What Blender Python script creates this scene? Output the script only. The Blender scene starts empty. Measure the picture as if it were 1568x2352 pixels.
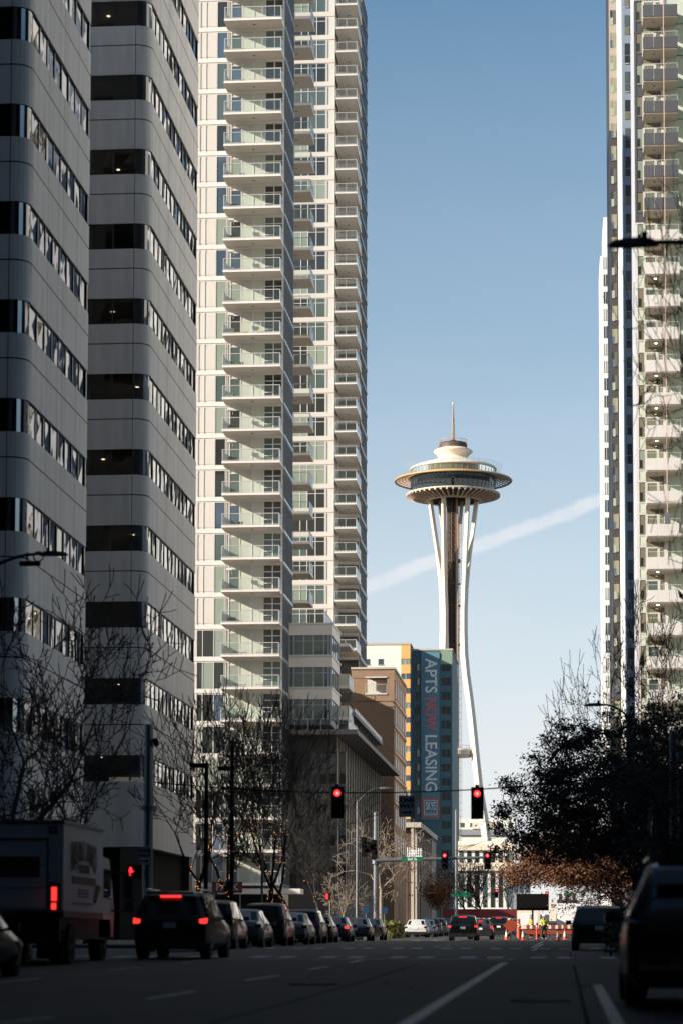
import bpy, bmesh, math, random
from mathutils import Vector, Matrix
rad = math.radians
S = bpy.context.scene
C = S.collection

# ------------------------------------------------------------------ camera
F = 5553.0                       # focal length in units where the picture is 1568 x 2352
CX, CY0 = 784.0, 1176.0
PITCH, ROLL = 0.0750, 0.0020
YAW = math.atan((1290 - 784) / F) * 1.0
SHIFT = 0.2398
CAMZ = 1.25
cam = bpy.data.cameras.new('camera')
cam.sensor_fit = 'VERTICAL'; cam.sensor_height = 36.0; cam.lens = F / 2352 * 36.0
cam.shift_y = SHIFT; cam.clip_start = 0.5; cam.clip_end = 30000
co = bpy.data.objects.new('camera', cam); C.objects.link(co)
M = Matrix.Rotation(YAW, 4, 'Z') @ Matrix.Rotation(math.pi / 2 + PITCH, 4, 'X') @ Matrix.Rotation(ROLL, 4, 'Z')
M.translation = Vector((0, 0, CAMZ))
co.matrix_world = M
S.camera = co
cam.dof.use_dof = True; cam.dof.focus_distance = 260; cam.dof.aperture_fstop = 1.3
M3 = M.to_3x3()
def ray(px, py):
    v = Vector(((px - CX) / F, -(py - CY0 - SHIFT * 2352) / F, -1.0))
    return M3 @ v
def at(px, py, Y):
    d = ray(px, py); t = Y / d.y
    return Vector((d.x * t, Y, CAMZ + d.z * t))
def XP(px, Y, py=2000): return at(px, py, Y).x
def ZP(py, Y, px=900): return at(px, py, Y).z

# ------------------------------------------------------------------ world, sun, exposure
SUN_EL = rad(22.6)
SUN_DIR = Vector((-0.885, -0.466, 0)).normalized()          # horizontal direction towards the sun
w = bpy.data.worlds.new('World'); S.world = w; w.use_nodes = True
nt = w.node_tree
sky = nt.nodes.new('ShaderNodeTexSky'); sky.sky_type = 'NISHITA'; sky.sun_disc = False
sky.sun_elevation = SUN_EL
sky.sun_rotation = math.atan2(SUN_DIR.x, SUN_DIR.y)
sky.air_density = 1.0; sky.dust_density = 0.1; sky.ozone_density = 2.0; sky.altitude = 50
bg = nt.nodes['Background']; bg.inputs['Strength'].default_value = 0.095
tn = nt.nodes.new('ShaderNodeVectorMath'); tn.operation = 'MULTIPLY'; tn.inputs[1].default_value = (0.80, 0.905, 0.86)
nt.links.new(sky.outputs[0], tn.inputs[0])
# thin high veil of cloud thickening towards the horizon
wt = nt.nodes.new('ShaderNodeTexCoord'); ws = nt.nodes.new('ShaderNodeSeparateXYZ'); nt.links.new(wt.outputs['Generated'], ws.inputs[0])
rp = nt.nodes.new('ShaderNodeValToRGB'); rp.color_ramp.interpolation = 'LINEAR'
els = rp.color_ramp.elements; els[0].position = 0.0; els[0].color = (.82,)*3+(1,); els[1].position = 0.37; els[1].color = (0,0,0,1)
for p_, v_ in ((0.05,.75),(0.127,.50),(0.238,.19)):
    e_ = els.new(p_); e_.color = (v_,v_,v_,1)
nt.links.new(ws.outputs[2], rp.inputs[0])
wn_ = nt.nodes.new('ShaderNodeTexNoise'); wn_.inputs['Scale'].default_value = 5; wn_.inputs['Detail'].default_value = 5
wm_ = nt.nodes.new('ShaderNodeMapping'); wm_.inputs['Scale'].default_value = (1,1,5); wm_.inputs['Rotation'].default_value = (0.15,0.1,0)
nt.links.new(wt.outputs['Generated'], wm_.inputs[0]); nt.links.new(wm_.outputs[0], wn_.inputs['Vector'])
wr_ = nt.nodes.new('ShaderNodeMapRange'); wr_.inputs[1].default_value = 0.35; wr_.inputs[2].default_value = 0.75; wr_.inputs[3].default_value = 0.93; wr_.inputs[4].default_value = 1.2
nt.links.new(wn_.outputs['Fac'], wr_.inputs[0])
wk_ = nt.nodes.new('ShaderNodeMath'); wk_.operation = 'MULTIPLY'; nt.links.new(rp.outputs[0], wk_.inputs[0]); nt.links.new(wr_.outputs[0], wk_.inputs[1])
wx_ = nt.nodes.new('ShaderNodeMix'); wx_.data_type = 'RGBA'; nt.links.new(wk_.outputs[0], wx_.inputs[0]); nt.links.new(tn.outputs[0], wx_.inputs[6]); wx_.inputs[7].default_value = (5.6, 5.4, 5.7, 1)
# condensation trail: a narrow streak along one great circle of the sky
dA, dB = ray(845, 1346).normalized(), ray(1380, 1149).normalized()
nrm = dA.cross(dB).normalized(); mid = (dA+dB).normalized()
def wmath(op, a, b=None, v=None):
    n_ = nt.nodes.new('ShaderNodeMath'); n_.operation = op; nt.links.new(a, n_.inputs[0])
    if b is not None: nt.links.new(b, n_.inputs[1])
    if v is not None: n_.inputs[1].default_value = v
    return n_.outputs[0]
def wdot(v):
    n_ = nt.nodes.new('ShaderNodeVectorMath'); n_.operation = 'DOT_PRODUCT'; nt.links.new(wt.outputs['Generated'], n_.inputs[0]); n_.inputs[1].default_value = v
    return n_.outputs['Value']
tnz = nt.nodes.new('ShaderNodeTexNoise'); tnz.inputs['Scale'].default_value = 60; tnz.inputs['Detail'].default_value = 6; tnz.inputs['Roughness'].default_value = 0.65
nt.links.new(wt.outputs['Generated'], tnz.inputs['Vector'])
off = wmath('MULTIPLY', wmath('SUBTRACT', tnz.outputs['Fac'], v=0.5), v=0.0042)
dd = wmath('ABSOLUTE', wmath('ADD', wdot(nrm), off))
fl_ = nt.nodes.new('ShaderNodeMapRange'); fl_.interpolation_type = 'SMOOTHSTEP'; nt.links.new(dd, fl_.inputs[0])
fl_.inputs[1].default_value = 0.0012; fl_.inputs[2].default_value = 0.0040; fl_.inputs[3].default_value = 0.72; fl_.inputs[4].default_value = 0.0
msk = wmath('GREATER_THAN', wdot(mid), v=0.97)
tf = wmath('MULTIPLY', wmath('MULTIPLY', fl_.outputs[0], msk), wmath('ADD', wmath('MULTIPLY', tnz.outputs['Fac'], v=1.2), v=0.35))
wy_ = nt.nodes.new('ShaderNodeMix'); wy_.data_type = 'RGBA'; wy_.clamp_factor = True; nt.links.new(tf, wy_.inputs[0]); nt.links.new(wx_.outputs[2], wy_.inputs[6]); wy_.inputs[7].default_value = (5.3, 5.45, 5.8, 1)
nt.links.new(wy_.outputs[2], bg.inputs['Color'])
sl = bpy.data.lights.new('sun', 'SUN'); sl.energy = 5.0; sl.angle = rad(0.53); sl.color = (1.0, 0.90, 0.77)
so = bpy.data.objects.new('sun', sl); C.objects.link(so)
sv = Vector((SUN_DIR.x * math.cos(SUN_EL), SUN_DIR.y * math.cos(SUN_EL), math.sin(SUN_EL)))
so.rotation_euler = sv.to_track_quat('Z', 'Y').to_euler()
so.location = (0, 0, 200)
S.view_settings.view_transform = 'Standard'; S.view_settings.look = 'None'
S.view_settings.exposure = 0.72; S.view_settings.gamma = 1.0
S.render.engine = 'CYCLES'
S.cycles.max_bounces = 8; S.cycles.transparent_max_bounces = 12
S.cycles.caustics_reflective = False; S.cycles.caustics_refractive = False
S.cycles.sample_clamp_indirect = 4.0
S.cycles.use_denoising = True

# ------------------------------------------------------------------ helpers
class MB:
    def __init__(s): s.v = []; s.f = []; s.sm = False
    def quad(s, a, b, c, d):
        n = len(s.v); s.v += [tuple(a), tuple(b), tuple(c), tuple(d)]; s.f.append((n, n+1, n+2, n+3)); return s
    def tri(s, a, b, c):
        n = len(s.v); s.v += [tuple(a), tuple(b), tuple(c)]; s.f.append((n, n+1, n+2)); return s
    def box(s, x0, x1, y0, y1, z0, z1):
        n = len(s.v)
        s.v += [(x0,y0,z0),(x1,y0,z0),(x1,y1,z0),(x0,y1,z0),(x0,y0,z1),(x1,y0,z1),(x1,y1,z1),(x0,y1,z1)]
        s.f += [(n,n+3,n+2,n+1),(n+4,n+5,n+6,n+7),(n,n+1,n+5,n+4),(n+1,n+2,n+6,n+5),(n+2,n+3,n+7,n+6),(n+3,n,n+4,n+7)]
        return s
    def prism(s, pts, z0, z1):
        n = len(s.v); k = len(pts)
        s.v += [(p[0], p[1], z0) for p in pts] + [(p[0], p[1], z1) for p in pts]
        s.f.append(tuple(n+i for i in range(k))[::-1]); s.f.append(tuple(n+k+i for i in range(k)))
        for i in range(k):
            j = (i+1) % k; s.f.append((n+i, n+j, n+k+j, n+k+i))
        return s
    def xprism(s, pts, x0, x1):           # pts = (y,z)
        n = len(s.v); k = len(pts)
        s.v += [(x0, p[0], p[1]) for p in pts] + [(x1, p[0], p[1]) for p in pts]
        s.f.append(tuple(n+i for i in range(k))[::-1]); s.f.append(tuple(n+k+i for i in range(k)))
        for i in range(k):
            j = (i+1) % k; s.f.append((n+i, n+j, n+k+j, n+k+i))
        return s
    def tube(s, a, b, r0, r1=None, k=8, caps=True):
        a = Vector(a); b = Vector(b); r1 = r0 if r1 is None else r1
        d = (b-a)
        if d.length < 1e-6: return s
        d.normalize(); u = d.orthogonal().normalized(); w_ = d.cross(u); n = len(s.v)
        for p, r in ((a, r0), (b, r1)):
            for i in range(k):
                t = 2*math.pi*i/k; q = p + u*(r*math.cos(t)) + w_*(r*math.sin(t)); s.v.append(tuple(q))
        for i in range(k):
            j = (i+1) % k; s.f.append((n+i, n+j, n+k+j, n+k+i))
        if caps:
            s.f.append(tuple(n+i for i in range(k))[::-1]); s.f.append(tuple(n+k+i for i in range(k)))
        return s
    def bar(s, a, b, wdt, dep, up=Vector((0,0,1))):   # rectangular bar
        a = Vector(a); b = Vector(b); d = (b-a).normalized(); u = d.cross(up)
        if u.length < 1e-4: u = d.orthogonal()
        u.normalize(); v = u.cross(d); n = len(s.v)
        for p in (a, b):
            for (i, j) in ((-1,-1),(1,-1),(1,1),(-1,1)):
                s.v.append(tuple(p + u*(i*wdt/2) + v*(j*dep/2)))
        s.f += [(n,n+3,n+2,n+1),(n+4,n+5,n+6,n+7),(n,n+1,n+5,n+4),(n+1,n+2,n+6,n+5),(n+2,n+3,n+7,n+6),(n+3,n,n+4,n+7)]
        return s
    def lathe(s, prof, k=64, c=(0,0), close=False):
        n = len(s.v); m = len(prof)
        for (r, z) in prof:
            for i in range(k):
                t = 2*math.pi*i/k; s.v.append((c[0]+r*math.cos(t), c[1]+r*math.sin(t), z))
        rng = range(m) if close else range(m-1)
        for a in rng:
            b = (a+1) % m
            for i in range(k):
                j = (i+1) % k; s.f.append((n+a*k+i, n+a*k+j, n+b*k+j, n+b*k+i))
        return s
    def mesh(s, name, mat, smooth=False, fix=True):
        me = bpy.data.meshes.new(name); me.from_pydata(s.v, [], s.f)
        if fix:
            bm = bmesh.new(); bm.from_mesh(me); bmesh.ops.recalc_face_normals(bm, faces=bm.faces); bm.to_mesh(me); bm.free()
        mats = mat if isinstance(mat, (list, tuple)) else [mat]
        for m_ in mats: me.materials.append(m_)
        if smooth:
            for p in me.polygons: p.use_smooth = True
        me.update(); return me
    def build(s, name, mat, parent=None, loc=(0,0,0), smooth=False, fix=True):
        return inst(name, s.mesh(name, mat, smooth, fix), parent, loc)
def inst(name, me, parent=None, loc=(0,0,0), rz=0):
    o = bpy.data.objects.new(name, me); C.objects.link(o); o.location = loc; o.rotation_euler = (0,0,rz)
    if parent: o.parent = parent
    return o
def tag(o, label, cat, group=None, kind=None):
    if label: o['label'] = label
    if cat: o['category'] = cat
    if group: o['group'] = group
    if kind: o['kind'] = kind
    return o
def thing(name, label, cat, loc=(0,0,0), rz=0, group=None):
    o = bpy.data.objects.new(name, None); C.objects.link(o); o.location = loc; o.rotation_euler = (0,0,rz)
    return tag(o, label, cat, group)
def struct(name, mb, mat, smooth=False):
    o = mb.build(name, mat, smooth=smooth); o['kind'] = 'structure'; return o
def dup(root, loc, rz=None, label=None):
    r = root.copy(); C.objects.link(r); r.location = loc
    if rz is not None: r.rotation_euler = (0,0,rz)
    if label: r['label'] = label
    for ch in list(root.children):
        c = ch.copy(); C.objects.link(c); c.parent = r
        for g in ch.children:
            d = g.copy(); C.objects.link(d); d.parent = c
    return r
def text_mesh(body, size, mat, extr=0.01, offset=0.0, spacing=1.0, sx=1.0, sy=1.0):
    cu = bpy.data.curves.new('t', 'FONT'); cu.body = body; cu.size = size; cu.extrude = extr; cu.offset = offset
    cu.align_x = 'CENTER'; cu.align_y = 'CENTER'; cu.space_character = spacing; cu.resolution_u = 3
    o = bpy.data.objects.new('t', cu); C.objects.link(o)
    dg = bpy.context.evaluated_depsgraph_get(); dg.update()
    me = bpy.data.meshes.new_from_object(o.evaluated_get(dg))
    bpy.data.objects.remove(o); bpy.data.curves.remove(cu)
    me.transform(Matrix.Diagonal((sx, sy, 1, 1)))
    me.materials.clear(); me.materials.append(mat); me.name = 'lettering'
    return me
def put_text(name, me, parent, loc, rot):
    o = bpy.data.objects.new(name, me); C.objects.link(o); o.parent = parent; o.location = loc; o.rotation_euler = rot
    return o

# materials ---------------------------------------------------------
def mat(name, col, rough=0.6, metal=0.0, var=0.0, scale=1.0, bump=0.0, spec=0.5, coat=0.0, stretch=(1,1,1), emit=None, es=0.0):
    m = bpy.data.materials.new(name); m.use_nodes = True; t = m.node_tree; b = t.nodes['Principled BSDF']
    b.inputs['Base Color'].default_value = (*col, 1); b.inputs['Roughness'].default_value = rough
    b.inputs['Metallic'].default_value = metal; b.inputs['Specular IOR Level'].default_value = spec
    b.inputs['Coat Weight'].default_value = coat; b.inputs['Coat Roughness'].default_value = 0.04
    if emit:
        b.inputs['Emission Color'].default_value = (*emit, 1); b.inputs['Emission Strength'].default_value = es
    if var > 0 or bump > 0:
        tc = t.nodes.new('ShaderNodeTexCoord'); mp = t.nodes.new('ShaderNodeMapping'); mp.inputs['Scale'].default_value = stretch
        n = t.nodes.new('ShaderNodeTexNoise'); n.inputs['Scale'].default_value = scale; n.inputs['Detail'].default_value = 6
        n.inputs['Roughness'].default_value = 0.6
        t.links.new(tc.outputs['Object'], mp.inputs[0]); t.links.new(mp.outputs[0], n.inputs['Vector'])
        if var > 0:
            r = t.nodes.new('ShaderNodeMapRange'); r.inputs[1].default_value = 0.3; r.inputs[2].default_value = 0.7
            r.inputs[3].default_value = 1-var; r.inputs[4].default_value = 1+var
            mx = t.nodes.new('ShaderNodeVectorMath'); mx.operation = 'SCALE'; mx.inputs[0].default_value = col
            t.links.new(n.outputs['Fac'], r.inputs[0]); t.links.new(r.outputs[0], mx.inputs['Scale'])
            t.links.new(mx.outputs[0], b.inputs['Base Color'])
        if bump > 0:
            bp = t.nodes.new('ShaderNodeBump'); bp.inputs['Strength'].default_value = bump; bp.inputs['Distance'].default_value = 0.02
            t.links.new(n.outputs['Fac'], bp.inputs['Height']); t.links.new(bp.outputs[0], b.inputs['Normal'])
    return m
def glass(name, tint, ior=1.9, trans=0.12, wave=0.0, wscale=0.6, base=(0.01,0.012,0.014)):
    """architectural glass: fresnel mirror over (tinted see-through + dark body)"""
    m = bpy.data.materials.new(name); m.use_nodes = True; t = m.node_tree; t.nodes.clear()
    out = t.nodes.new('ShaderNodeOutputMaterial'); fr = t.nodes.new('ShaderNodeFresnel'); fr.inputs[0].default_value = ior
    gl = t.nodes.new('ShaderNodeBsdfGlossy'); gl.inputs['Roughness'].default_value = 0.02; gl.inputs['Color'].default_value = (0.95,0.97,1,1)
    tr = t.nodes.new('ShaderNodeBsdfTransparent'); tr.inputs[0].default_value = (*tint, 1)
    df = t.nodes.new('ShaderNodeBsdfDiffuse'); df.inputs[0].default_value = (*base, 1)
    mi = t.nodes.new('ShaderNodeMixShader'); mi.inputs[0].default_value = trans
    t.links.new(df.outputs[0], mi.inputs[1]); t.links.new(tr.outputs[0], mi.inputs[2])
    mo = t.nodes.new('ShaderNodeMixShader'); t.links.new(fr.outputs[0], mo.inputs[0])
    t.links.new(mi.outputs[0], mo.inputs[1]); t.links.new(gl.outputs[0], mo.inputs[2]); t.links.new(mo.outputs[0], out.inputs[0])
    if wave > 0:
        tc = t.nodes.new('ShaderNodeTexCoord'); n = t.nodes.new('ShaderNodeTexNoise'); n.inputs['Scale'].default_value = wscale
        n.inputs['Detail'].default_value = 1.5
        bp = t.nodes.new('ShaderNodeBump'); bp.inputs['Strength'].default_value = 1.0; bp.inputs['Distance'].default_value = wave
        t.links.new(tc.outputs['Object'], n.inputs['Vector']); t.links.new(n.outputs['Fac'], bp.inputs['Height'])
        t.links.new(bp.outputs[0], gl.inputs['Normal']); t.links.new(bp.outputs[0], fr.inputs['Normal'])
    return m
def emis(name, col, s):
    m = bpy.data.materials.new(name); m.use_nodes = True; t = m.node_tree; t.nodes.clear()
    out = t.nodes.new('ShaderNodeOutputMaterial'); e = t.nodes.new('ShaderNodeEmission')
    e.inputs[0].default_value = (*col, 1); e.inputs[1].default_value = s; t.links.new(e.outputs[0], out.inputs[0]); return m
def brick_mat(name, c1, c2, mortar, sc=1.0, axis='XZ', rough=0.85):
    m = bpy.data.materials.new(name); m.use_nodes = True; t = m.node_tree; b = t.nodes['Principled BSDF']
    tc = t.nodes.new('ShaderNodeTexCoord'); sp = t.nodes.new('ShaderNodeSeparateXYZ'); cb = t.nodes.new('ShaderNodeCombineXYZ')
    ad = t.nodes.new('ShaderNodeMath'); ad.operation = 'ADD'
    t.links.new(tc.outputs['Object'], sp.inputs[0]); t.links.new(sp.outputs[0], ad.inputs[0]); t.links.new(sp.outputs[1], ad.inputs[1])
    t.links.new(ad.outputs[0], cb.inputs[0]); t.links.new(sp.outputs[2], cb.inputs[1])
    br = t.nodes.new('ShaderNodeTexBrick'); br.inputs['Scale'].default_value = sc; br.inputs['Mortar Size'].default_value = 0.012
    br.inputs['Color1'].default_value = (*c1,1); br.inputs['Color2'].default_value = (*c2,1); br.inputs['Mortar'].default_value = (*mortar,1)
    br.inputs['Brick Width'].default_value = 0.4; br.inputs['Row Height'].default_value = 0.15
    t.links.new(cb.outputs[0], br.inputs['Vector']); t.links.new(br.outputs['Color'], b.inputs['Base Color'])
    b.inputs['Roughness'].default_value = rough; return m

m_conc = mat('precast_concrete', (0.74, 0.72, 0.71), 0.7, var=0.14, scale=1.6, stretch=(1,1,0.10))
m_dkcol = mat('dark_column_stone', (0.06,0.057,0.055), 0.6)
m_joint = mat('dark_joint', (0.03,0.03,0.03), 0.8)
m_oglass = glass('office_glass', (0.5,0.5,0.5), 3.4, 0.25, wave=0.034, wscale=0.45)
m_fglass = glass('office_front_glass', (0.35,0.35,0.35), 1.35, 0.30, base=(0.004,0.004,0.004))
m_frame = mat('dark_window_frame', (0.008,0.011,0.016), 0.3)
m_white = mat('white_panel', (0.68, 0.64, 0.60), 0.6, var=0.03, scale=0.7)
m_cream = mat('cream_panel', (0.60, 0.555, 0.50), 0.65, var=0.04, scale=0.7)
m_frameW = mat('white_metal_frame', (0.60,0.585,0.56), 0.45)
m_green = mat('pale_green_spandrel_glass', (0.50,0.51,0.435), 0.35, var=0.06, scale=0.8)
m_soffit = mat('soffit_paint', (0.50,0.44,0.375), 0.8, var=0.04, scale=1.5)
m_blueglass = glass('blue_side_glass', (0.5,0.6,0.7), 1.7, 0.03, base=(0.10,0.15,0.19))
m_win_d = glass('window_dark', (0.4,0.4,0.4), 1.75, 0.0, base=(0.035,0.037,0.033))
m_win_m = glass('window_matte_dark', (0.4,0.4,0.4), 1.15, 0.0, base=(0.03,0.028,0.025))
m_win_b = glass('window_blue', (0.4,0.4,0.4), 2.0, 0.0, base=(0.07,0.10,0.14))
m_win_g = glass('window_blind_green', (0.4,0.4,0.4), 1.6, 0.0, base=(0.27,0.31,0.25))
m_win_t = glass('window_teal', (0.4,0.4,0.4), 1.7, 0.0, base=(0.09,0.12,0.11))
m_win_w = glass('window_blind_white', (0.4,0.4,0.4), 1.6, 0.0, base=(0.62,0.62,0.56))
m_win_o = glass('window_olive', (0.4,0.4,0.4), 1.6, 0.0, base=(0.20,0.19,0.13))
WINS = [m_win_d, m_win_b, m_win_g, m_win_t]
def rail_glass(name, fac, col):
    m = bpy.data.materials.new(name); m.use_nodes = True; t = m.node_tree; t.nodes.clear()
    out = t.nodes.new('ShaderNodeOutputMaterial'); tr = t.nodes.new('ShaderNodeBsdfTransparent'); tr.inputs[0].default_value = (0.94,0.97,0.96,1)
    df = t.nodes.new('ShaderNodeBsdfPrincipled'); df.inputs['Base Color'].default_value = (*col,1); df.inputs['Roughness'].default_value = 0.05
    mi = t.nodes.new('ShaderNodeMixShader'); mi.inputs[0].default_value = fac
    t.links.new(tr.outputs[0], mi.inputs[1]); t.links.new(df.outputs[0], mi.inputs[2]); t.links.new(mi.outputs[0], out.inputs[0]); return m
m_rail = rail_glass('railing_glass', 0.035, (0.5,0.54,0.54))
m_railb = rail_glass('railing_glass_blue', 0.75, (0.42,0.55,0.70))
m_railm = mat('railing_metal', (0.55,0.53,0.51), 0.4, metal=0.3)
m_downl = mat('recessed_downlight', (0.10,0.08,0.06), 0.5)
m_warm = emis('warm_downlight', (1.0,0.80,0.5), 9)
m_asph = mat('asphalt', (0.027,0.027,0.029), 0.85, var=0.35, scale=0.5, bump=0.15, stretch=(1,0.35,1))
m_asph2 = mat('old_asphalt_patch', (0.036,0.034,0.034), 0.85, var=0.25, scale=0.8, stretch=(1,0.35,1))
m_side = mat('pavement_concrete', (0.13,0.127,0.125), 0.85, var=0.15, scale=0.7)
m_paint = mat('road_paint', (0.27,0.28,0.29), 0.6, var=0.55, scale=7.0, stretch=(1,0.5,1))
m_tar = mat('tar_seam', (0.004,0.004,0.004), 0.95, spec=0.05)
m_grd = mat('ground_earth', (0.08,0.08,0.07), 0.9, var=0.2, scale=0.02)
m_grey = mat('galvanised_steel', (0.17,0.18,0.20), 0.45, metal=0.6, var=0.08, scale=2)
m_black = mat('black_housing', (0.003,0.003,0.003), 0.7, spec=0.15)
m_lens = mat('unlit_lens', (0.02,0.02,0.02), 0.3)
m_red = emis('red_signal_lamp', (1.0,0.02,0.03), 2.2)
m_redc = emis('red_signal_core', (1.0,0.10,0.07), 4)
m_tail = emis('lit_tail_lamp', (1.0,0.03,0.025), 1.3)
m_taild = mat('unlit_tail_lamp', (0.045,0.002,0.002), 0.15)
m_signw = mat('sign_white', (0.78,0.80,0.84), 0.5)
m_signbk = mat('sign_black', (0.012,0.012,0.014), 0.5)
m_signg = mat('street_sign_green', (0.0,0.13,0.07), 0.5)
m_signblue = mat('sign_blue', (0.008,0.04,0.12), 0.5)
m_tyre = mat('tyre_rubber', (0.012,0.012,0.012), 0.8)
m_rim = mat('alloy_rim', (0.25,0.25,0.26), 0.3, metal=0.9)
m_cglass = mat('car_glass', (0.005,0.007,0.009), 0.04, spec=0.45)
m_chrome = mat('chrome_trim', (0.5,0.5,0.5), 0.1, metal=1)
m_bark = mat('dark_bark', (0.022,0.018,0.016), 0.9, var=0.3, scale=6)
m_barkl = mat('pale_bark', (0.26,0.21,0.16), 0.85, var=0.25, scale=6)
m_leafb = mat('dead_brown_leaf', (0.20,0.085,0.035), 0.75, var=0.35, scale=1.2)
m_leafg = mat('shaded_dry_leaf', (0.022,0.016,0.013), 0.8, var=0.35, scale=1.2)  # darkened copy of the oak leaf, shade put into the colour
m_fairy = emis('fairy_light', (1.0,0.42,0.10), 3)
m_nwhite = mat('needle_white_paint', (0.80,0.685,0.54), 0.45, var=0.02, scale=0.2)
m_nbrown = mat('needle_brown_steel', (0.10,0.06,0.04), 0.6, var=0.2, scale=0.4)
m_ncore = mat('needle_dark_core', (0.025,0.016,0.013), 0.6)
m_ngold = mat('needle_gold_paint', (0.55,0.36,0.17), 0.5)
m_ntan = mat('needle_tan_steel', (0.42,0.28,0.18), 0.6)
m_nglass = glass('needle_glass', (0.2,0.2,0.2), 1.7, 0.0, base=(0.02,0.03,0.03))
m_nglassg = glass('needle_deck_glass', (0.2,0.2,0.2), 1.6, 0.0, base=(0.13,0.14,0.085))

# ------------------------------------------------------------------ ground and street
PROF = [(-400,-4.0),(0,0.03),(30,0.40),(60,0.75),(100,0.95),(165,1.20),(300,2.05),(500,4.3),(900,10.5),(2500,14),(9000,16)]
def gz(y):
    for (a, za), (b, zb) in zip(PROF, PROF[1:]):
        if y <= b: return za + (zb-za)*(y-a)/(b-a)
    return PROF[-1][1]
def gnd(px, py):
    lo, hi = 15.0, 400.0; d = ray(px, py)
    for _ in range(60):
        mid = (lo+hi)/2; z = CAMZ + d.z/d.y*mid
        if z > gz(mid): lo = mid
        else: hi = mid
    y = (lo+hi)/2; return Vector((d.x/d.y*y, y, gz(y)))
YS = [-400,-200,-60,0,10,20,30,40,50,60,70,80,90,100,115,130,145,165,185,210,240,270,300,350,400,450,500,600,700,800,900,1200,1800,2500,4000,9000]
def sheet(x0, x1, ys, dz, mb=None):
    mb = mb or MB()
    for a, b in zip(ys, ys[1:]):
        mb.quad((x0,a,gz(a)+dz),(x1,a,gz(a)+dz),(x1,b,gz(b)+dz),(x0,b,gz(b)+dz))
    return mb
def rng(y0, y1):
    return [y0] + [y for y in YS if y0 < y < y1] + [y1]
struct('ground', sheet(-6000, 6000, YS, -0.03), m_grd)
XL, XR = -14.4, 3.1                        # kerb lines
struct('road', sheet(XL-0.02, XR+0.02, rng(-60, 620), 0.0), m_asph)
mb = MB()
for (a, b) in ((70, 89), (165, 184), (330, 345)):
    sheet(-300, XL-0.02, rng(a, b), 0.0, mb); sheet(XR+0.02, 300, rng(a, b), 0.0, mb)
struct('cross_street', mb, m_asph)
def pavement(x0, x1, y0, y1, mb):
    ys = rng(y0, y1)
    for a, b in zip(ys, ys[1:]):
        n = len(mb.v); za, zb = gz(a)+0.14, gz(b)+0.14
        mb.v += [(x0,a,za),(x1,a,za),(x1,b,zb),(x0,b,zb),(x0,a,za-.3),(x1,a,za-.3),(x1,b,zb-.3),(x0,b,zb-.3)]
        mb.f += [(n,n+1,n+2,n+3),(n,n+4,n+5,n+1),(n+1,n+5,n+6,n+2),(n+3,n+2,n+6,n+7),(n,n+3,n+7,n+4)]
mb = MB()
for (a, b) in ((-60, 70), (89, 165), (184, 330), (345, 600)):
    pavement(XL-60, XL, a, b, mb); pavement(XR, XR+60, a, b, mb)
struct('pavement', mb, m_side)
# painted markings
def ribbon(mb, pts, wdt, dz=0.004, n=6):
    P = []
    for a, b in zip(pts, pts[1:]):
        for i in range(n): P.append(a.lerp(b, i/n))
    P.append(pts[-1])
    for a, b in zip(P, P[1:]):
        d = (b-a); d.z = 0; d.normalize(); s_ = Vector((-d.y, d.x, 0))*wdt/2
        q = [a-s_, a+s_, b+s_, b-s_]
        mb.quad(*[(p.x, p.y, gz(p.y)+dz) for p in q])
mb = MB()
for (xa, ya, xb, yb) in ((566,2252,639,2241),(709,2227,754,2220),(802,2211,831,2205),(338,2295,448,2277),(0,2350,120,2337),
                         (0,2257,95,2247),(250,2229,320,2222),(420,2211,470,2205)):
    a = gnd(xa, ya); b = gnd(xb, yb); ribbon(mb, [a, b], 0.12)
    
struct('lane_dashes', mb, m_paint)
mb = MB(); ribbon(mb, [Vector((-1.78, 14, 0)), gnd(1172, 2203)], 0.17); ribbon(mb, [gnd(1222, 2184), gnd(1245, 2168)], 0.15)
struct('lane_line', mb, m_paint)
mb = MB(); a = gnd(1370, 2262); b = gnd(1417, 2352); ribbon(mb, [a, b, b + (b-a)*0.6], 0.15); struct('parking_line', mb, m_paint)
mb = MB()
x = -13.6
while x < 2.4:
    for dx in (0, 0.72):
        ribbon(mb, [Vector((x+dx, 63.2, 0)), Vector((x+dx, 66.0, 0))], 0.40)
    x += 1.85
x = -13.6
while x < 2.4:
    for dx in (0, 0.72):
        ribbon(mb, [Vector((x+dx, 90.2, 0)), Vector((x+dx, 93.0, 0))], 0.40)
    x += 1.85
ribbon(mb, [Vector((-14, 60.3, 0)), Vector((-1.4, 60.3, 0))], 0.3)
struct('crosswalk_near', mb, m_paint)
mb = MB(); x = -13.6
while x < 2.4:
    ribbon(mb, [Vector((x, 159.5, 0)), Vector((x, 163, 0))], 0.6); x += 1.3
for k in range(7):
    ribbon(mb, [Vector((-5.1, 98+9*k, 0)), Vector((-5.1, 101+9*k, 0))], 0.12); ribbon(mb, [Vector((-9.0, 98+9*k, 0)), Vector((-9.0, 101+9*k, 0))], 0.12)
ribbon(mb, [Vector((-1.2, 95, 0)), Vector((-1.2, 158, 0))], 0.13)
struct('crosswalk_far', mb, m_paint)
mb = MB()
pts = [gnd(*p) for p in ((1306,2188),(1318,2225),(1328,2262),(1336,2300),(1349,2352))]; pts.append(pts[-1]+(pts[-1]-pts[-2])*0.5)
ribbon(mb, pts, 0.045, 0.005, 2)
ribbon(mb, [gnd(1327,2265), gnd(1352,2266)], 0.5, 0.005, 1)
ribbon(mb, [gnd(480,2352), gnd(640,2310), gnd(840,2253), gnd(960,2215)], 0.05, 0.005, 4)
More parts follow.
